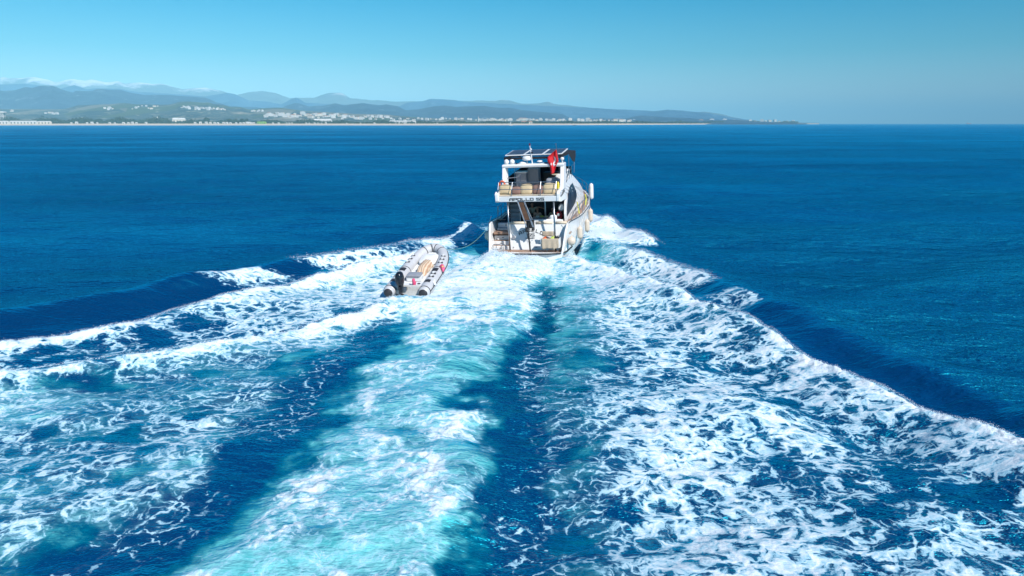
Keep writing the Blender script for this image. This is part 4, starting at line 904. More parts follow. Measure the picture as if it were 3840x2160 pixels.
# rails of the starboard side and bow
m = MB(); rv = [1.9, 3, 4, 5, 6, 7, 8, 9, 10, 11, 12, 13, 13.9]
def rail_pt(v, h, sg=1): return (sg * (HB(v) - .06), v, HT(v) + h * float(np.interp(v, [1.9, 3.2], [.25, 1])))
m.tube([rail_pt(v, .72) for v in rv], .022, 6); m.tube([rail_pt(v, .38) for v in rv], .014, 6)
for v in rv: m.tube([rail_pt(v, -.05), rail_pt(v, .72)], .018, 6)
Y(m, 'starboard_rail', M_STEEL)
m = MB(); rv2 = [7, 8, 9, 10, 11, 12, 13, 13.9]; m.tube([rail_pt(v, .72, -1) for v in rv2], .022, 6)
for v in rv2: m.tube([rail_pt(v, -.05, -1), rail_pt(v, .72, -1)], .018, 6)
Y(m, 'bow_rail', M_STEEL)
# flybridge rail
m = MB(); m.tube([(-1.66, 1.9, 4.72), (-1.62, .95, 4.68), (-1.5, .78, 4.66), (0, .74, 4.65), (1.85, .78, 4.64)], .024, 8)
m.tube([(-1.6, .60, 4.27), (0, .5, 4.26), (1.86, .55, 4.24)], .020, 8)
for u in (-1.62, -.78, .93, 1.85): m.tube([(u, .46, 3.88), (u, .5, 4.26), (u, .74, 4.66)], .022, 8)
m.tube([(-1.5, 2.2, 4.75), (-.9, 2.4, 4.78), (-.62, 2.2, 5.0), (-.58, 1.8, 4.5), (-.58, 1.7, 3.9)], .02, 6); m.tube([(-.85, 2.2, 4.7), (-.85, 2.1, 3.9)], .016, 6)
m.tube([(-1.3, 1.9, 4.35), (-.85, 1.8, 4.38), (-.6, 1.75, 4.55)], .014, 6); Y(m, 'flybridge_rail', M_STEEL)
m = MB()
for v in (3.4, 4.2, 5.0): m.tube([(1.97, v, 4.4), (1.97, v, 5.15)], .016, 6)
m.tube([(2.02, 2.9, 4.35), (1.97, 4.0, 4.95), (1.97, 5.6, 5.18)], .02, 6); Y(m, 'side_rail', M_STEEL)
# arch
m = MB(); m.prism([(2.25, 5.36), (2.2, 5.50), (2.35, 5.56), (2.95, 5.56), (3.0, 5.40)], lambda v, w: (-1.80, v, w), lambda v, w: (2.02, v, w)); Y(m, 'arch_beam', M_GEL, bevel=.03)
m = MB(); m.add([(-1.80, 2.3, 5.40), (-1.62, 2.3, 5.40), (-1.62, 2.95, 5.40), (-1.80, 2.95, 5.40), (-1.60, 1.25, 4.0), (-1.36, 1.25, 4.0), (-1.36, 2.0, 4.0), (-1.60, 2.0, 4.0)], [(0, 1, 2, 3), (4, 7, 6, 5), (0, 4, 5, 1), (1, 5, 6, 2), (2, 6, 7, 3), (3, 7, 4, 0)])
Y(m, 'arch_leg', M_GEL, bevel=.03)
m = MB(); m.add([(1.80, 2.3, 5.40), (2.02, 2.3, 5.40), (2.02, 2.95, 5.40), (1.80, 2.95, 5.40), (1.92, 1.3, 4.1), (2.12, 1.3, 4.1), (2.12, 2.35, 4.1), (1.92, 2.35, 4.1)], [(0, 1, 2, 3), (4, 7, 6, 5), (0, 4, 5, 1), (1, 5, 6, 2), (2, 6, 7, 3), (3, 7, 4, 0)])
Y(m, 'arch_leg', M_GEL, bevel=.03)
# bimini, panels, posts
m = MB(); m.grid([[(-1.78 + 3.7 * i / 8, v, 5.93 + .10 * (1 - (i / 4 - 1) ** 2) + .02 * math.sin(v * 3)) for i in range(9)] for v in (2.75, 3.6, 4.5, 5.4, 6.3, 6.9)]); Y(m, 'bimini', M_CANVAS, solid=.05)
m = MB(); m.grid([[(-1.78 + 3.7 * i / 12, 2.74 + .01 * math.sin(i * 2), 5.95 - d) for i in range(13)] for d in (0, .14)]); m.grid([[(1.93, v, 5.95 - d * dd) for v, dd in ((4.6, .12), (5.1, .3), (5.7, .58), (6.5, .68), (6.9, .3))] for d in (0, 1)])
m.grid([[(-1.79, v, 5.95 - d * dd) for v, dd in ((2.75, .2), (3.3, .12), (5.0, .1), (6.9, .3))] for d in (0, 1)]); Y(m, 'valance', M_CANVAS, solid=.012)
for k in range(3):
    x0 = -1.70 + k * 1.19; fr_ = MB(); z0, z1 = 6.05, 6.20
    def pq(x, v, dz): return (x, v, z0 + (v - 2.75) / 1.95 * (z1 - z0) + dz)
    c8 = [pq(x, v, dz) for dz in (0, .05) for v in (2.75, 4.7) for x in (x0, x0 + 1.16)]
    fr_.add(c8, [(0, 2, 3, 1), (4, 5, 7, 6), (0, 1, 5, 4), (2, 6, 7, 3), (0, 4, 6, 2), (1, 3, 7, 5)]); f_ = Y(fr_, 'solar_panel', M_WHITEP)
    pn = MB(); c4 = [pq(x, v, dz) for dz in (.045, .056) for v in (2.81, 4.64) for x in (x0 + .06, x0 + 1.10)]
    pn.add(c4, [(0, 2, 3, 1), (4, 5, 7, 6), (0, 1, 5, 4), (2, 6, 7, 3), (0, 4, 6, 2), (1, 3, 7, 5)]); pn.build('cells', M_SOLAR, f_)
m = MB()
for x, v0, v1, b in ((1.88, 3.0, 2.9, 4.45), (1.9, 4.6, 4.4, 4.6), (1.9, 6.6, 6.3, 4.6), (-1.78, 3.3, 3.3, 4.1), (-1.35, 3.5, 3.4, 4.1), (-1.78, 5.6, 5.4, 4.1), (-.95, 6.7, 6.7, 4.1), (1.0, 6.7, 6.7, 4.1), (1.85, 2.9, 4.2, 4.6)):
    m.tube([(x, v0, 5.96), (x, v1, b)], .02, 6)
m.tube([(-1.75, 2.78, 5.86), (0, 2.78, 5.93), (1.9, 2.78, 5.86)], .02, 6); Y(m, 'bimini_frame', M_STEEL)
# flybridge furniture and helm
m = MB().rbox(-1.42, -.72, 3.9, 4.6, 3.8, 4.86, .04); m.box(-.72, -.02, 4.3, 4.9, 3.8, 5.10); Y(m, 'wet_bar', M_GREYP)
m = MB().rbox(-1.44, -.68, 3.86, 4.62, 4.86, 4.96, .03); Y(m, 'bar_top', M_WHITEP)
m = MB().rbox(.80, 1.50, 2.7, 3.3, 3.8, 4.62, .09, .02); Y(m, 'settee_back', M_GREYP, smooth=True)
m = MB(); m.add([(.72, 2.2, 3.82), (1.92, 2.2, 3.82), (1.92, 2.25, 4.22), (.74, 2.25, 4.16), (1.30, 3.9, 4.80), (1.90, 3.9, 4.80), (1.92, 3.9, 3.82), (.80, 3.9, 3.82), (1.05, 3.0, 4.42)], [(0, 1, 2, 3), (3, 2, 5, 4, 8), (2, 1, 6, 5), (1, 0, 7, 6), (0, 3, 8, 7), (8, 4, 7), (4, 5, 6, 7)]); Y(m, 'sun_lounge', M_WHITEP, bevel=.04)
m = MB().rbox(1.45, 1.85, 4.4, 5.3, 4.4, 4.95, .08, .02); Y(m, 'helm_seat', M_WHITEP, smooth=True)
m = MB().box(-.02, 1.3, 5.6, 6.4, 3.8, 4.72); Y(m, 'helm_console', M_INT, bevel=.04)
m = MB().lathe([(.26, 0), (.27, .03), (.26, .04)], 18, Matrix.Translation((1.15, 4.1, 4.70))); m.tube([(1.15, 4.1, 3.8), (1.15, 4.1, 4.7)], .03, 6); Y(m, 'round_table', M_ROLL)
m = MB(); m.add([(1.2, 4.7, 4.6), (1.75, 4.7, 4.6), (1.75, 4.7, 5.05), (1.6, 4.7, 5.05)], [(0, 1, 2, 3)]); Y(m, 'wooden_panel', M_WOOD, solid=.04)
m = MB(); m.grid([[(-1.74, 3.4, 4.2), (-1.74, 5.0, 4.2), (-1.70, 6.6, 4.0), (-.9, 7.1, 3.95), (.9, 7.1, 3.95), (1.74, 6.6, 4.0), (1.93, 4.9, 4.5)], [(-1.74, 3.4, 4.72), (-1.74, 5.0, 4.85), (-1.66, 6.5, 5.02), (-.85, 6.9, 5.0), (.85, 6.9, 5.0), (1.72, 6.5, 4.98), (1.93, 4.9, 4.92)]]); Y(m, 'windscreen', M_NAVY, solid=.03)
# mast and domes on the arch
m = MB().tube([(0, 2.7, 5.54), (-.06, 2.75, 6.1), (-.14, 2.8, 6.66)], [.035, .026, .018], 8); mt_ = Y(m, 'mast', M_WHITEP); MB().lathe([(.03, 0), (.05, .03), (.05, .10), (.02, .14)], 8, Matrix.Translation((-.14, 2.8, 6.62))).build('mast_light', plain('dark_red_lens', (.10, .01, .03), .3), mt_)
MB().lathe([(.03, 0), (.04, .05), (.02, .09)], 8, Matrix.Translation((-.05, 2.77, 6.36))).build('mast_light', M_WHITEP, mt_); MB().box(-.05, .05, 2.7, 2.78, 6.16, 6.24).build('mast_bracket', M_BLACK, mt_)
def dome(name, u, v, w, prof, mat, foot=True):
    m = MB().lathe(prof, 16, Matrix.Translation((u, v, w)))
    if foot: m.tube([(u, v, 5.54), (u, v, w + .02)], .03, 6)
    return Y(m, name, mat, smooth=True)
dome('radar_dome', -.36, 2.85, 5.74, [(.20, 0), (.29, .03), (.30, .16), (.24, .24), (.05, .27)], M_WHITEP)
dome('antenna_dome', .46, 2.7, 5.62, [(.05, 0), (.17, .03), (.17, .07), (.08, .11)], M_WHITEP); dome('antenna_dome', -.62, 2.75, 5.56, [(.24, 0), (.24, .03), (.12, .10), (.02, .12)], M_WHITEP, False)
dome('antenna_dome', 1.84, 2.75, 5.68, [(.04, 0), (.11, .05), (.12, .14), (.05, .2)], M_WHITEP)
for u in (-1.60, -1.24):
    h_ = MB().lathe([(.05, .12), (.15, .04), (.16, 0), (.13, -.03), (.02, -.04)], 16, Matrix.Translation((u, 2.62, 5.70)) @ Matrix.Rotation(R(90), 4, 'X')); h_.tube([(u, 2.7, 5.54), (u, 2.7, 5.7)], .03, 6); hh = Y(h_, 'loudhailer', M_WHITEP, smooth=True)
    MB().lathe([(.035, 0), (.03, .02)], 8, Matrix.Translation((u - .03, 2.60, 5.69)) @ Matrix.Rotation(R(90), 4, 'X')).build('driver_cap', M_INT, hh)
m = MB().box(.78, 1.0, 2.5, 2.6, 5.56, 5.61); m.box(-.98, -.88, 2.4, 2.5, 5.56, 5.61); Y(m, 'deck_lamp', M_BLACK)
m = MB().tube([(1.70, 2.4, 5.0), (1.72, 2.35, 5.6), (1.60, 2.2, 6.68)], .02, 8); m.lathe([(.02, 0), (.035, .02), (.03, .06)], 8, Matrix.Translation((1.60, 2.2, 6.66))); Y(m, 'flagpole', M_STEEL)

# ---- things on the yacht
def BL(u, v, w, rz=0, rx=0, ry=0): return BM @ Matrix.Translation((u, v, w)) @ Matrix.Rotation(rz, 4, 'Z') @ Matrix.Rotation(rx, 4, 'X') @ Matrix.Rotation(ry, 4, 'Y')
def onb(mb, name, mats, M, label, cat, group=None, **k):
    o = mb.build(name, mats, **k); o.matrix_world = M; return tag(o, label, cat, group)
# flag
M_FLAG = plain('red_flag_cloth', (.62, .010, .018), .75, scale=4, var=.15)
Rb = [(0, 1.62, 6.36), (.5, 1.72, 5.68), (.64, 1.56, 5.40), (1, 1.44, 4.98)]; Lb = [(0, 1.58, 6.34), (.30, 1.08, 5.95), (.5, 1.06, 5.70), (.68, 1.20, 5.38), (1, 1.22, 4.92)]
def fpt(s, t, o=0):
    r = np.array([np.interp(s, [q[0] for q in Rb], [q[i] for q in Rb]) for i in (1, 2)]); l = np.array([np.interp(s, [q[0] for q in Lb], [q[i] for q in Lb]) for i in (1, 2)])
    p = r + (l - r) * t; return (p[0], 2.2 - .07 * math.sin(t * 7 + s * 4) * min(1, t * 3) - o, p[1])
m = MB().grid([[tuple(Vector(fpt(s / 20, t / 12)) - Vector((1.6, 2.2, 5.6))) for t in range(13)] for s in range(21)])
fl = onb(m, 'flag', M_FLAG, BL(1.6, 2.2, 5.6), 'red flag with white crescent and star flying from the arch pole', 'flag', solid=.008, smooth=True)
def inflag(u, w):  # nearest surface point for a point of the picture on the flag
    best = min(((s / 60, t / 40) for s in range(61) for t in range(41)), key=lambda q: (fpt(*q)[0] - u) ** 2 + (fpt(*q)[2] - w) ** 2); return tuple(Vector(fpt(*best, .014)) - Vector((1.6, 2.2, 5.6)))
cr = [((1.43, 5.97), (1.50, 5.93)), ((1.44, 5.92), (1.545, 5.86)), ((1.47, 5.84), (1.555, 5.78)), ((1.46, 5.74), (1.54, 5.69)), ((1.42, 5.64), (1.49, 5.59)), ((1.37, 5.57), (1.41, 5.50))]
m = MB().grid([[inflag(*a), inflag(*b)] for a, b in cr]); m.add([inflag(1.28, 5.62), inflag(1.315, 5.55), inflag(1.30, 5.45), inflag(1.26, 5.52)], [(0, 1, 2, 3)]); m.build('crescent_and_star', M_WHITEP, fl, solid=.006)
# bench cushions
for k, (u0, u1, mt, h, lab) in enumerate([(-1.64, -.96, M_SAND, .56, 'sand coloured cushion at the port end of the flybridge bench'), (-.86, -.34, M_TAUPE, .42, 'brown cushion between the port sand cushion and the middle one'), (-.30, .36, M_SAND, .56, 'sand coloured cushion in the middle of the bench, its top corner raised'),
                                       (.40, .95, M_TAUPE, .52, 'brown cushion beside the middle sand cushion, toward the flag'), (1.06, 1.78, M_SAND, .58, 'sand coloured cushion at the starboard end of the flybridge bench')]):
    m = MB().rbox(-(u1 - u0) / 2, (u1 - u0) / 2, -.12, .12, 0, h, .07, .05)
    onb(m, 'cushion', mt, BL((u0 + u1) / 2, .86, 3.93, rz=R((-3, 4, -2, 3, 0)[k]), rx=R(-14), ry=R((2, -3, -4, 3, 0)[k])), lab, 'cushion', 'cushions along the flybridge bench', smooth=True, sub=1)
M_ORANGE = plain('orange_ring', (.70, .12, .04), .5); M_YEL = plain('yellow_strap', (.75, .60, .05), .6)
m = MB(); m.tube([(.16 * math.cos(a), 0, .16 * math.sin(a)) for a in np.linspace(0, 2 * math.pi, 21)[:-1]], .065, 8, closed=True); onb(m, 'lifebuoy', M_ORANGE, BL(-1.52, 1.1, 4.52), 'orange lifebuoy hung at the port corner of the flybridge rail', 'lifebuoy', smooth=True)
m = MB().lathe([(.02, -.22), (.08, -.2), (.09, .08), (.05, .15), (.03, .2)], 10); e_ = onb(m, 'safety_light', M_YEL, BL(1.90, .95, 4.42), 'yellow safety light strapped to the starboard end of the flybridge rail', 'safety light'); MB().tube([(-.1, 0, .18), (-.02, 0, .24), (.08, 0, .18), (.1, 0, 0)], .02, 6).build('bracket', M_BLACK, e_)
# fenders
M_FEND = plain('fender_vinyl', (.66, .55, .44), .45, scale=3, dirt=(.45, .36, .27)); M_ROPE = plain('rope', (.55, .53, .48), .9); M_YROPE = plain('yellow_rope', (.70, .66, .12), .9)
def fender(v, w, r, L, lab, sg=1, off=.05, ball=False):
    u = sg * (HB(v) * float(np.interp(w, [.05, HT(v)], [.90, 1.0])) + r + off)
    prof = [(.03, L / 2 + .06), (.05, L / 2)] + [(r * math.sin(a) if not ball else r * math.sin(a), L / 2 - r + r * math.cos(a)) for a in np.linspace(.35, math.pi / 2, 6)] + [(r * math.sin(a), -L / 2 + r + r * math.cos(a)) for a in np.linspace(math.pi / 2, math.pi - .35, 6)] + [(.04, -L / 2 - .05)]
    o = onb(MB().lathe(prof, 16), 'fender', M_FEND, BL(u, v, w), lab, 'fender', 'fenders hung along the hull' if sg > 0 else None, smooth=True)
    t = Vector((sg * (HB(v) - .06) - u, 0, HT(v) + .35 - w)); MB().tube([(0, 0, L / 2), tuple(Vector((0, 0, L / 2)).lerp(t, .5) + Vector((sg * .05, 0, 0))), tuple(t)], .012, 5).build('rope', M_ROPE, o)
fender(.95, 1.12, .24, .52, 'round buoy shaped fender nearest the stern on the starboard side', ball=True)
fender(3.3, 1.18, .165, .78, 'long beige fender second from the stern on the starboard side')
fender(5.9, 1.16, .165, .82, 'long beige fender third from the stern on the starboard side, lowest of them')
fender(7.3, 1.62, .155, .86, 'long beige fender farthest forward on the starboard hull, beside the bow wave')
fender(1.5, 1.35, .24, .62, 'beige fender on the port side of the stern, partly hidden', sg=-1)
m = MB().lathe([(.03, .55), (.13, .48), (.15, .2), (.15, -.4), (.12, -.52), (.02, -.56)], 12); onb(m, 'fender', M_WHITEP, BL(HB(9.6) + .12, 9.6, 2.95), 'white upright fender tied to the bow rail', 'fender', smooth=True)
m = MB().tube([(0, 0, .3), (.05, 0, .0), (.02, .3, -.1), (.1, .1, -.45)], .035, 6); onb(m, 'mooring_rope', M_YROPE, BL(2.52, 3.6, 2.75), 'yellow rope knotted on the starboard rail above the second fender', 'rope')
m = MB().tube([(0, 0, .3), (.04, .1, 0), (0, 0, -.4)], .045, 6); onb(m, 'mooring_rope', M_YROPE, BL(2.6, 6.3, 2.85), 'yellow rope coil on the starboard rail nearer the bow', 'rope')
# rack with towels and swim gear on the platform
rk = empty('platform_rack', BL(1.48, .30, .60)); tag(rk, 'white boxed rack on steel legs standing on the swim platform', 'rack')
m = MB().box(-.56, .56, -.22, -.19, .28, .82).box(-.56, .56, .19, .22, .28, .82).box(-.56, -.53, -.19, .19, .28, .82).box(.53, .56, -.19, .19, .28, .82).box(-.53, .53, -.19, .19, .28, .31); m.build('box', M_WHITEP, rk)
for x, y in ((-.2, -.18), (.45, -.18), (-.5, .18), (.5, .18)): MB().tube([(x, y, .28), (x, y, 0)], .018, 6).build('leg', M_STEEL, rk)
M_TOWEL = plain('beige_towel', (.50, .40, .29), .95, scale=7, bump=.5)
m = MB(); rows = []
for d in range(9):
    t = d / 8; rows.append([(-.52 + i * .06 + .02 * math.sin(i * 1.3 + d) * t, -.245 - .035 * t - .025 * t * math.sin(i * 1.15), .84 - .60 * t - (.03 * math.sin(i * .7) if d == 8 else 0)) for i in range(18)])
onb(m.grid(rows), 'towel', M_TOWEL, BL(1.50, .30, .60), 'beige towel draped over the front of the platform rack', 'towel', solid=.015, smooth=True)
m = MB(); m.grid([[(-.36 + i * .085, .0 + .015 * math.sin(i * 1.7), .30 * (1 - t / 4)) for i in range(9)] for t in range(5)]); onb(m, 'towel', M_TOWEL, BL(1.28, .62, 1.46), 'beige towel hung upright behind the platform rack', 'towel', solid=.03, smooth=True)
def gear(u, col, lab, sc, nm='swim_bag', cat='bag', seed=1):
    g_ = random.Random(seed); m = MB().rbox(-.12 * sc, .12 * sc, -.15, .15, 0, .22 * sc, .06, .03)
    for k in range(3): m.tube([(g_.uniform(-.1, .1), g_.uniform(-.1, .1), .1), (g_.uniform(-.12, .12), g_.uniform(-.1, .1), .3 * sc), (g_.uniform(-.12, .12), 0, .18)], .022, 5)
    onb(m, nm, plain(nm + '_' + str(seed), col, .7), BL(u, .30, 1.24), lab, cat, smooth=True)
gear(1.14, (.75, .14, .03), 'orange swim bag at the port end of the platform rack', .95, seed=1); gear(1.36, (.03, .01, .03), 'dark purple swim bag beside the orange one', .8, seed=2)
gear(1.60, (.52, .62, .12), 'yellow green swim bag in the middle of the platform rack', 1.0, seed=3); gear(1.86, (.012, .015, .018), 'black swim bag at the starboard end of the platform rack', 1.1, seed=4)
# cockpit table and what is on it
tb = empty('cockpit_table', BL(.55, 2.45, 1.58)); tag(tb, 'cockpit table under a grey cloth beneath the flybridge', 'table')
MB().tube([(0, 0, 0), (0, 0, .70)], .05, 8).build('leg', M_STEEL, tb); MB().rbox(-.58, .62, -.45, .35, .70, .74, .02).build('tabletop', plain('grey_cloth', (.30, .29, .33), .8), tb)
for u, v, c, l in ((.30, 2.2, (.6, .6, .56), 'pale plate of food on the port end of the cockpit table'), (.55, 2.3, (.55, .6, .12), 'green and yellow fruit plate in the middle of the cockpit table'), (.85, 2.2, (.65, .55, .4), 'beige bread basket on the starboard end of the cockpit table')):
    m = MB().lathe([(.06, 0), (.13, .02), (.14, .03)], 12); 
    for k in range(6): m.lathe([(.01, 0), (.04, .02), (.04, .05), (.01, .08)], 6, Matrix.Translation((.07 * math.cos(k), .07 * math.sin(k), .02)))
    onb(m, 'food_plate', plain('food_' + l[:5], c, .7), BL(u, v, 2.325), l, 'plate')
M_RED = plain('red_jacket', (.35, .01, .02), .8)
m = MB().rbox(-.15, .15, -.1, .1, 0, .5, .08, .04); m.tube([(-.12, 0, .35), (-.22, -.05, .15), (-.15, -.1, .02)], .06, 8); m.tube([(.08, 0, .45), (.1, -.05, .62), (.0, -.05, .66)], .05, 8); jk = onb(m, 'life_jacket', M_RED, BL(1.62, 2.35, 2.1), 'red life jacket hung in the starboard corner of the cockpit', 'life jacket', smooth=True)
MB().rbox(-.07, .07, -.17, -.12, .30, .46, .03).build('reflective_patch', M_WHITEP, jk)
m = MB(); m.tube([(.17 * math.cos(a), 0, .20 * math.sin(a)) for a in np.linspace(0, 2 * math.pi, 19)[:-1]], .035, 8, closed=True); rg_ = onb(m, 'hanging_mirror', M_GREYP, BL(1.80, 2.25, 2.92, ry=R(25)), 'oval grey framed mirror hung at the starboard cockpit pillar', 'mirror', smooth=True)
MB().lathe([(.15, 0), (.15, .01)], 16, Matrix.Scale(1.12, 4, (0, 0, 1)) @ Matrix.Rotation(R(90), 4, 'X')).build('glass', M_WHITEP, rg_)

# ------------------------------------------------------------------ people (skinned skeletons)
def skin_body(joints, edges, name, mat, parent, M=None):
    me = bpy.data.meshes.new(name); me.from_pydata([j[0] for j in joints], edges, []); me.materials.append(mat)
    o = bpy.data.objects.new(name, me); COL.objects.link(o)
    if parent: o.parent = parent
    o.modifiers.new('skin', 'SKIN')
    if not me.skin_vertices: 
        bm = bmesh.new(); bm.from_mesh(me); bm.verts.layers.skin.verify(); bm.to_mesh(me); bm.free()
    for k, j in enumerate(joints): me.skin_vertices[0].data[k].radius = (j[1], j[1] * (j[2] if len(j) > 2 else 1)); me.skin_vertices[0].data[k].use_root = (k == 0)
    sb = o.modifiers.new('sub', 'SUBSURF'); sb.levels = 1; sb.render_levels = 2
    for p in me.polygons: p.use_smooth = True
    o.modifiers['skin'].use_smooth_shade = True
    return o
M_SKIN = plain('skin', (.42, .22, .15), .5, scale=8, var=.1); M_HAIR = plain('dark_hair', (.018, .012, .010), .6)
def person(M, label, shirt, trousers, armL, armR, lean=(0, 0), long_hair=False, turn=0.0):
    """seated figure facing -y (towards the stern); origin at the seat under the hips"""
    r = empty('person', M); tag(r, label, 'person')
    lx, ly = lean; ch = Vector((lx * .7, ly * .7, .36)); nk = Vector((lx, ly, .56)); hd = nk + Vector((turn * .03, -.03, .17))
    J = [((0, 0, .10), .125, .8), (tuple(Vector((0, 0, .10)).lerp(ch, .5)), .115, .8), (tuple(ch), .135, .75), (tuple(nk), .052), (tuple(nk + Vector((0, -.01, .07))), .055), (tuple(hd), .088, 1.05), (tuple(hd + Vector((0, 0, .075))), .070)]
    E = [(0, 1), (1, 2), (2, 3), (3, 4), (4, 5), (5, 6)]
    for sg, arm in ((-1, armL), (1, armR)):
        sh = Vector((lx * .95 + sg * .17, ly * .95, .50)); J.append((tuple(sh), .055)); E.append((2, len(J) - 1)); p = len(J) - 1
        el, ha = Vector(arm[0]), Vector(arm[1]); J.append((tuple(el), .040)); E.append((p, len(J) - 1)); J.append((tuple(ha), .028)); E.append((len(J) - 2, len(J) - 1))
        d = (ha - el).normalized(); J.append((tuple(ha + d * .07), .034, .5)); E.append((len(J) - 2, len(J) - 1)); pl = len(J) - 1; sd_ = d.orthogonal().normalized()
        for q in range(4): J.append((tuple(ha + d * (.15 - .012 * abs(q - 1.3)) + sd_ * (q - 1.5) * .020 + Vector((0, 0, -.02))), .009)); E.append((pl, len(J) - 1))
        J.append((tuple(ha + d * .08 - sd_ * .055), .010)); E.append((pl, len(J) - 1))
        J.append(((sg * .10, -.05, .08), .085)); E.append((0, len(J) - 1)); J.append(((sg * .13, -.42, .08), .062)); E.append((len(J) - 2, len(J) - 1))
        J.append(((sg * .13, -.44, -.34), .040)); E.append((len(J) - 2, len(J) - 1)); J.append(((sg * .13, -.56, -.38), .035, .7)); E.append((len(J) - 2, len(J) - 1))
    body = skin_body(J, E, 'body', M_SKIN, r)
    sh = [(j[0], j[1] + .014, j[2] if len(j) > 2 else 1) for j in (J[0], J[1], J[2])]; sh.append((tuple(Vector(J[2][0]).lerp(nk, .6)), .075)); SE = [(0, 1), (1, 2), (2, 3)]
    for sg, arm in ((-1, armL), (1, armR)):
        s0 = Vector((lx * .95 + sg * .17, ly * .95, .50)); sh.append((tuple(s0), .068)); SE.append((2, len(sh) - 1)); sh.append((tuple(s0.lerp(Vector(arm[0]), .7)), .056)); SE.append((len(sh) - 2, len(sh) - 1))
    skin_body(sh, SE, 'shirt', shirt, r)
    skin_body([((0, 0, .09), .14, .8), ((-.10, -.1, .08), .098), ((-.13, -.38, .08), .076), ((.10, -.1, .08), .098), ((.13, -.38, .08), .076)], [(0, 1), (1, 2), (0, 3), (3, 4)], 'shorts', trousers, r)
    hj = [(tuple(hd + Vector((0, .025, .065))), .108), (tuple(hd + Vector((0, .06, -.02))), .092)]
    if long_hair: hj += [(tuple(hd + Vector((0, .07, -.18))), .07), (tuple(hd + Vector((.0, .08, -.32))), .04)]
    skin_body(hj, [(k, k + 1) for k in range(len(hj) - 1)], 'hair', M_HAIR, r)
    f = MB()
    for s_ in (-1, 1): MB().lathe([(.002, 0), (.012, .004), (.002, .008)], 8, Matrix.Translation(hd + Vector((s_ * .032, -.090, .012))) @ Matrix.Rotation(R(90), 4, 'X')).build('eye', M_HAIR, body)
    f.box(*(hd.x - .022, hd.x + .022, hd.y - .091, hd.y - .084, hd.z - .050, hd.z - .044)); f.build('mouth', M_HAIR, body)
    n_ = MB(); n_.add([tuple(hd + Vector(q)) for q in ((0, -.088, .015), (-.013, -.086, -.022), (.013, -.086, -.022), (0, -.112, -.018))], [(0, 1, 3), (0, 3, 2), (1, 2, 3)]); n_.build('nose', M_SKIN, body)
    for s_ in (-1, 1): MB().lathe([(.004, -.02), (.012, 0), (.004, .02)], 6, Matrix.Translation(hd + Vector((s_ * .088, 0, 0)))).build('ear', M_SKIN, body)
    return r
M_SH1 = plain('grey_green_shirt', (.30, .33, .27), .9); M_SH2 = plain('peach_top', (.50, .34, .26), .9); M_SH3 = plain('olive_top', (.30, .30, .18), .9); M_SHORT = plain('dark_shorts', (.05, .05, .06), .9)
person(BL(-.18, 3.15, 2.28), 'person in a grey green shirt reaching one arm toward the cockpit post', M_SH1, M_SHORT, ((-.30, -.05, .25), (-.22, -.32, .25)), ((.38, -.10, .56), (.66, -.28, .52)), lean=(-.04, -.05))
person(BL(.18, 2.85, 2.02), 'long haired person in a peach top seated behind the table by the gangway', M_SH2, M_SHORT, ((-.25, -.05, .26), (-.08, -.28, .30)), ((.25, -.05, .26), (.08, -.28, .30)), long_hair=True, lean=(0, -.06))
person(BL(1.14, 2.85, 2.02), 'long haired person in an olive top seated near the starboard stern post', M_SH3, M_SHORT, ((-.27, -.06, .24), (-.12, -.30, .28)), ((.24, -.05, .26), (.12, -.28, .26)), long_hair=True, lean=(0, -.06))
m = MB().rbox(-.75, 1.75, -.25, .25, .02, .44, .05, .02); Y(m, 'crew_bench', M_WHITEP, smooth=True).location = (.0, 3.12, 1.57)

# ------------------------------------------------------------------ the towed dinghy (local: x starboard, y forward, z up; origin between the stern cones)
DM = pose(-5.02, 31.55, .20, 9, 9.5, 1)
M_HYP = plain('grey_dinghy_tube', (.52, .52, .53), .38, scale=3, var=.08, dirt=(.42, .41, .40)); M_DARKG = plain('dark_grey_patch', (.025, .025, .030), .6)
M_GRP = plain('dinghy_hull', (.62, .60, .56), .4, dirt=(.30, .22, .08)); M_OB = plain('outboard_black', (.010, .011, .016), .18, spec=.6)
DG = empty('towed_dinghy', DM); tag(DG, 'grey inflatable dinghy with black trim and a black outboard, towed behind the yacht', 'dinghy')
TR = .25
def tube_path(sg):
    pts = [(sg * .86, 0, 0, .285), (sg * .86, .28, 0, .305), (sg * .86, 1.2, 0, .31), (sg * .86, 2.4, .01, .31), (sg * .85, 3.4, .04, .305), (sg * .76, 4.2, .12, .28), (sg * .56, 4.85, .22, .27), (sg * .30, 5.2, .30, .265), (0, 5.30, .33, .265)]
    v = np.array(pts); t = np.linspace(0, 8, 49); return np.stack([np.interp(t, range(9), v[:, k]) for k in range(4)], 1)
pl_, pr_ = tube_path(-1), tube_path(1)
def smoothp(p):
    q = p.copy(); k = np.array([1, 2, 3, 2, 1]) / 9
    for i in range(3): q[:, i] = np.concatenate([p[:2, i], np.convolve(p[:, i], k, 'valid'), p[-2:, i]])
    return q
full = np.concatenate([smoothp(pl_), smoothp(pr_)[::-1][1:]]); full[46:51, 1] = full[46:51, 1].mean(); 
m = MB(); pth = [tuple(r_[:3]) for r_ in full]; rad = [float(r_[3]) for r_ in full]; rad[0] = rad[-1] = .27
m.tube(pth, rad, 18); Dt = m.build('tube', M_HYP, DG, smooth=True)
for sg in (-1, 1):                                        # end cones
    MB().lathe([(.272, .02), (.268, -.05), (.235, -.13), (.16, -.19), (.04, -.215)], 18, Matrix.Translation((sg * .86, 0, 0)) @ Matrix.Rotation(R(-90), 4, 'X')).build('end_cone', M_HYP, DG, smooth=True)
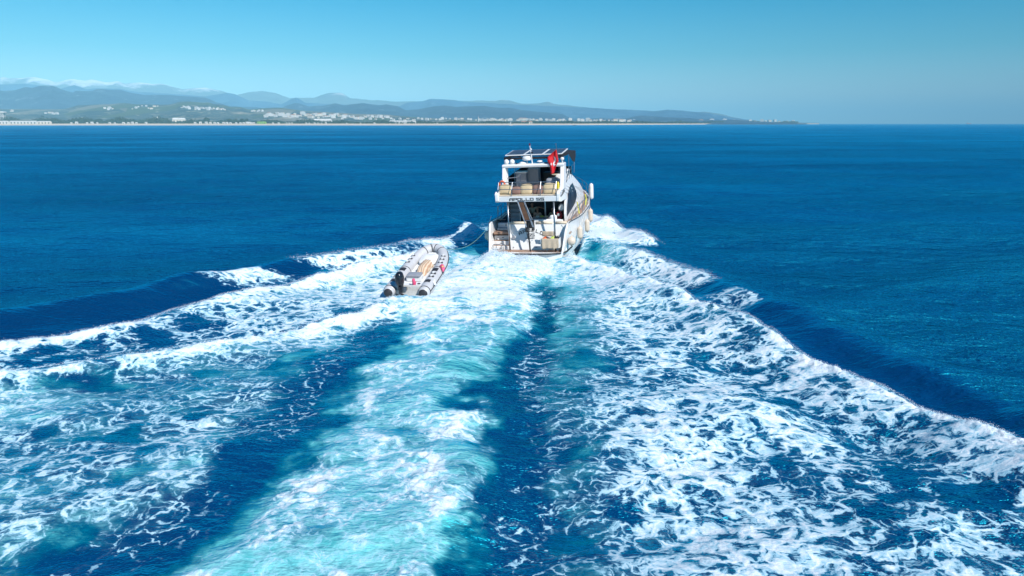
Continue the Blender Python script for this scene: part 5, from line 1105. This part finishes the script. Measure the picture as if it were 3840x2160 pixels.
def on_tube(i, ang, r=None):
    """point on the tube skin at path index i; ang 0 = top, + = outboard"""
    p = Vector(full[i][:3]); t = (Vector(full[min(i + 1, len(full) - 1)][:3]) - Vector(full[max(i - 1, 0)][:3])).normalized()
    out = t.cross(Vector((0, 0, 1))).normalized() * (-1); up = out.cross(t).normalized() * (1); up = up if up.z > 0 else -up
    rr = (r or full[i][3]); return p + (up * math.cos(ang) + out * math.sin(ang)) * rr, out
def ringband(i, w=.02, a0=-2.0, a1=2.0, mat=M_DARKG, name='seam_band'):
    m = MB(); rows = []
    j = min(i + 1, len(full) - 1)
    for a in np.linspace(a0, a1, 15):
        p, _ = on_tube(i, a, full[i][3] + .006); t = (Vector(full[j][:3]) - Vector(full[j - 2][:3])).normalized(); rows.append([tuple(p - t * w), tuple(p + t * w)])
    m.grid(rows); return m.build(name, mat, DG, solid=.008)
N_ = len(full)
for i in (2, N_ - 3, 19, N_ - 20, 38, N_ - 39, 45, N_ - 46): ringband(i, .022 if i not in (2, N_ - 3) else .03)
def patch(i, i1, a0, a1, name='grip_patch', mat=M_DARKG):
    m = MB(); st = 1 if i1 > i else -1
    m.grid([[tuple(on_tube(k, a, full[k][3] + .006)[0]) for a in np.linspace(a0, a1, 6)] for k in range(i, i1 + st, st)]); return m.build(name, mat, DG, solid=.008)
for s_ in (0, 1):
    I = (lambda k: k) if s_ == 0 else (lambda k: N_ - 1 - k)
    sgn = -1 if s_ == 0 else 1
    for a, b in ((8, 10), (16, 18)): patch(I(a), I(b), -.55, .45)
    ae = MB()
    for k, aa_ in ((12, .1), (14, .1), (22, .1), (25, .1), (28, .15)):       # handles: dark frames with a pale middle
        h_ = patch(I(k), I(k + 1), aa_ - .42, aa_ + .42, 'handle'); mm = MB(); p, o_ = on_tube(I(k), aa_, full[I(k)][3] + .03); p2, _ = on_tube(I(k + 1), aa_, full[I(k + 1)][3] + .03); mm.tube([tuple(p.lerp(p2, .2)), tuple(p.lerp(p2, .8))], .055, 6); mm.build('grip', M_WHITEP, h_)
    sr = MB(); path = [tuple(on_tube(I(k), 1.45 * (1 if s_ else 1), full[I(k)][3] + .012)[0]) for k in range(1, 46)]; sr.tube(path, .022, 6); sr.build('rubbing_strake', M_DARKG, DG)
    cp = MB(); x = sgn * .86
    cp.lathe([(.218, -.158), (.168, -.196), (.09, -.22), (.01, -.228)], 16, Matrix.Translation((x, 0, 0)) @ Matrix.Rotation(R(-90), 4, 'X')); cp.build('cone_cap', M_DARKG, DG, smooth=True)
# rigid hull and floor
m = MB(); rows = []
for k in range(12):
    t = k / 11; v = .15 + 4.9 * t; b = .70 * (1 - max(0, (t - .55) / .45) ** 2) + .02; ke = -.48 + .55 * t ** 2.4; rows.append([(-b, v, .02 + .2 * t * t), (-b * .8, v, -.16 + .3 * t * t), (0, v, ke), (b * .8, v, -.16 + .3 * t * t), (b, v, .02 + .2 * t * t)])
m.grid(rows); m.add(rows[0], [(0, 1, 2, 3, 4)]); m.build('hull', M_GRP, DG)
m = MB(); m.grid([[(-b, v, z) , (0, v, z), (b, v, z)] for v, b, z in ((.2, .68, -.06), (3.4, .68, -.04), (4.3, .5, .08), (4.9, .2, .2))]); m.build('floor', M_WHITEP, DG, solid=.04)
MB().rbox(-.66, .66, .22, .32, -.2, .24, .03).build('transom', M_GRP, DG)
st = MB().rbox(-.42, .36, 1.35, 1.75, -.02, .24, .04).build('stern_seat', M_WHITEP, DG); MB().rbox(-.38, .32, 1.3, 1.8, .24, .32, .04, .01).build('seat_pad', M_GREYP, st, smooth=True)
MB().rbox(-.62, -.0, .45, .9, -.04, .12, .03).build('stern_locker', M_WHITEP, DG); MB().rbox(.05, .62, .45, .95, -.04, .14, .03).build('stern_locker', M_WHITEP, DG)
MB().lathe([(.08, 0), (.08, .012)], 12, Matrix.Translation((.42, .7, .142))).build('fuel_cap', M_BLACK, DG)
# outboard
ob = empty('outboard_motor'); ob.parent = DG; ob.location = (-.30, .05, 0)
m = MB(); rows = []
for z, w_, d0, d1 in ((.24, .10, -.06, .20), (.34, .16, -.12, .26), (.50, .20, -.20, .30), (.72, .21, -.24, .30), (.90, .17, -.20, .26), (.98, .09, -.12, .16), (1.0, .02, -.02, .04)):
    rows.append([(w_ * math.cos(a) * (abs(math.cos(a)) ** -.25 if abs(math.cos(a)) > .01 else 0), (d0 + d1) / 2 + (d1 - d0) / 2 * math.sin(a), z) for a in np.linspace(0, 2 * math.pi, 17)[:-1]])
m.grid(rows, close=True); m.build('cowling', M_OB, ob, smooth=True)
MB().add([(-.06, .1, .3), (.06, .1, .3), (.05, -.16, .28), (-.05, -.16, .28), (-.05, .05, -.35), (.05, .05, -.35), (.03, -.14, -.35), (-.03, -.14, -.35)], [(0, 1, 2, 3), (4, 7, 6, 5), (0, 4, 5, 1), (1, 5, 6, 2), (2, 6, 7, 3), (3, 7, 4, 0)]).box(-.13, .13, -.22, .08, -.20, -.17).build('leg', M_OB, ob)
m = MB().lathe([(.02, -.2), (.06, -.12), (.07, .1), (.03, .2)], 10, Matrix.Translation((0, -.08, -.36)) @ Matrix.Rotation(R(90), 4, 'X'))
for k in range(3):
    a = k * 2.09 + .3; m.add([(.05 * math.cos(a), -.26, -.36 + .05 * math.sin(a)), (.15 * math.cos(a - .4), -.30, -.36 + .15 * math.sin(a - .4)), (.16 * math.cos(a + .4), -.24, -.36 + .16 * math.sin(a + .4))], [(0, 1, 2)])
m.build('propeller', M_OB, ob, solid=.01); MB().box(-.12, .12, .06, .16, .0, .3).box(.14, .3, .0, .12, .05, .2).build('clamp_bracket', M_STEEL, ob, bevel=.01)
# canvas cover, inflatable toy, oar, buoy line
def DL(u, v, w, rz=0, rx=0, ry=0): return DM @ Matrix.Translation((u, v, w)) @ Matrix.Rotation(rz, 4, 'Z') @ Matrix.Rotation(rx, 4, 'X') @ Matrix.Rotation(ry, 4, 'Y')
def ond(mb, name, mats, M, label, cat, **k):
    o = mb.build(name, mats, **k); o.matrix_world = M; return tag(o, label, cat)
def stripes():
    g = NG('striped_cloth'); P = objco(g); s = g.n('ShaderNodeSeparateXYZ'); g.l(P, s.inputs[0]); w = g.math('SINE', g.math('MULTIPLY', s.outputs['X'], 55.0))
    g.bsdf(g.mix(g.step(w, -.2, .5), (.62, .50, .36), (.46, .28, .18)), rough=.9); return g.m
m = MB(); rows = []
for k in range(12):
    t = k / 11; v = .1 + 1.7 * t; zt_ = .42 * math.sin(min(1, t * 2.2) * math.pi / 2) * (1 - .35 * t)
    rows.append([(x_ * (.27 + .1 * t) + .03 * math.sin(k * 1.9 + x_ * 5), v + .05 * math.sin(x_ * 7 + k), -.02 + zt_ * (1 - abs(x_) ** 3) + .02 * math.sin(x_ * 20)) for x_ in np.linspace(-1, 1, 15)])
ond(m.grid(rows), 'boat_cover', stripes(), DL(.05, 1.95, .0), 'beige striped cloth bundled over the seat of the dinghy', 'cloth', solid=.02, smooth=True)
m = MB().rbox(-.42, .42, 0, 1.0, -.02, .18, .08, .04); ond(m, 'sun_pad', M_WHITEP, DL(.02, 3.5, .03, rx=R(6)), 'white sun pad in the bow of the dinghy', 'pad', smooth=True)
MB_PINK = plain('pink_toy', (.80, .10, .22), .4); M_TOYY = plain('toy_yellow', (.80, .48, .12), .4)
m = MB(); m.tube([(0, 0, 0), (.10, -.1, .05), (.22, -.32, .02), (.26, -.5, -.08)], [.07, .12, .10, .03], 10); ty = ond(m, 'inflatable_toy', MB_PINK, DL(.98, 2.75, .26), 'pink and yellow inflatable toy tied to the starboard tube of the dinghy', 'pool toy', smooth=True)
MB().lathe([(.02, -.06), (.08, 0), (.02, .08)], 10, Matrix.Translation((.20, -.30, .08))).build('yellow_fin', M_TOYY, ty, smooth=True); MB().lathe([(.02, -.05), (.07, 0), (.02, .06)], 10, Matrix.Translation((-.02, .04, .05))).build('white_head', M_WHITEP, ty, smooth=True)
m = MB().tube([(0, 0, 0), (.1, -.3, 0)], .02, 6); m.prism([(0, -.3), (.12, -.34), (.34, -.95), (.24, -1.0), (.02, -.5)], lambda x, y: (x, y, -.01), lambda x, y: (x, y, .01)); ond(m, 'oar', M_WHITEP, DL(.98, 1.55, .22, ry=R(12)), 'white oar blade trailing over the starboard tube of the dinghy', 'oar')
m = MB().rbox(-.06, .06, -.05, .05, 0, .38, .03, .01); m.tube([(0, 0, .1), (.1, 0, .25), (.05, 0, .0)], .03, 6); ond(m, 'pink_cloth', MB_PINK, DL(.24, .5, .10), 'small pink and white cloth by the dinghy transom beside the outboard', 'cloth', smooth=True)
# tow line from the yacht's port quarter to the dinghy bow
a = BM @ Vector((-2.38, 1.6, 2.25)); b = DM @ Vector((0, 5.5, .25)); rp_ = MB()
rp_.tube([tuple(a.lerp(b, t) + Vector((0, 0, -.9 * math.sin(t * math.pi) * (1 - .3 * t)))) for t in np.linspace(0, 1, 22)], .011, 6); tag(rp_.build('tow_line', plain('green_rope', (.16, .34, .24), .8)), 'pale green tow line from the yacht port quarter to the dinghy bow', 'rope')

# ------------------------------------------------------------------ thrown water
def spray():
    rg = np.random.RandomState(5); pts = []
    def along(f, y0, y1, n, hs, ws, sz):
        ys = rg.uniform(y0, y1, n); xs = f(ys) + rg.normal(0, ws, n); h0 = sea(xs, ys)[0]
        zz = h0 + np.abs(rg.normal(0, hs, n)); return np.stack([xs, ys, zz, rg.uniform(.3, 1, n) ** 2 * sz * .42], 1)
    pts.append(along(L_R1, 15, 40, 14000, .030, .12, .026)); pts.append(along(L_L1, 22, 42, 10000, .035, .13, .032)); pts.append(along(L_L2, 19, 30, 4000, .03, .1, .03))
    pts.append(along(L_R0, 34, 45, 3500, .07, .15, .04)); pts.append(along(L_L0, 38, 50, 3500, .07, .15, .045)); pts.append(along(L_RB, 45, 58, 3500, .10, .3, .05))
    # boil at the transom and bow wave beside the hull, in the yacht's frame
    def local(uu, vv, zz, s):
        n = len(uu); wx = .82 + uu * math.cos(YA) + vv * math.sin(YA); wy = 39.58 - uu * math.sin(YA) + vv * math.cos(YA)
        return np.stack([wx, wy, np.maximum(sea(wx, wy)[0], 0) + zz, s], 1)
    n = 9000; uu = rg.uniform(-2.3, 1.9, n); vv = rg.normal(-1.5, .7, n); lump = fbm(uu * 1.3 + 5, vv * 1.0, 14, 3); pts.append(local(uu, np.minimum(vv, -.7), np.abs(rg.normal(0, .10, n)) * np.clip(lump * 2 - .4, .2, 1.6), rg.uniform(.006, .022, n)))
    n = 9000; vv = rg.uniform(1.0, 13.0, n); uu = 2.95 + rg.normal(0, .35, n) + (vv - 6) * .05; ok = ~((vv > 1.8) & (vv < 6.3) & (uu < 3.8)); pts.append(local(uu[ok], vv[ok], (np.abs(rg.normal(0, .20, n)) * np.interp(vv, [1, 7, 10, 13], [.3, .8, 1.6, .8]))[ok], rg.uniform(.006, .026, n)[ok]))
    n = 1500; vv = rg.uniform(4, 13, n); uu = -3.0 + rg.normal(0, .3, n); pts.append(local(uu, vv, np.abs(rg.normal(0, .15, n)), rg.uniform(.006, .022, n)))
    n = 1600; xx = -3.75 + rg.normal(0, .25, n); yy = rg.uniform(32.5, 38, n); pts.append(np.stack([xx, yy, sea(xx, yy)[0] + np.abs(rg.normal(0, .14, n)), rg.uniform(.006, .02, n)], 1))
    P = np.concatenate(pts); n = len(P); T = np.array([(1, 0, -.5), (-.5, .86, -.5), (-.5, -.86, -.5), (0, 0, 1)])
    rt = rg.normal(0, 1, (n, 4, 3)) * .35; V = P[:, None, :3] + (T[None] + rt) * P[:, 3][:, None, None]
    F = (np.arange(n) * 4)[:, None, None] + np.array([(0, 1, 3), (1, 2, 3), (2, 0, 3), (0, 2, 1)])[None]
    me = bpy.data.meshes.new('spray'); me.from_pydata(V.reshape(-1, 3).tolist(), [], F.reshape(-1, 3).tolist()); me.materials.append(plain('spray_drops', (.78, .90, .98), .6, var=.03)); me.polygons.foreach_set('use_smooth', np.ones(len(me.polygons), bool))
    o = bpy.data.objects.new('spray', me); COL.objects.link(o); tag(o, 'white drops of spray thrown up along the wake crests', 'spray', kind='stuff')
spray()

# ------------------------------------------------------------------ the air
hz = NG('haze_air'); pv = hz.n('ShaderNodeVolumePrincipled')
pv.inputs['Color'].default_value = (.38, .81, 1.0, 1); pv.inputs['Density'].default_value = 8.0e-5; pv.inputs['Anisotropy'].default_value = -0.4
hz.l(pv.outputs[0], hz.out.inputs['Volume'])
tag(MB().box(-62000, 62000, -20000, 61000, -40, 930).build('haze', hz.m), 'thin blue air over the sea and the coast', 'haze', kind='stuff')
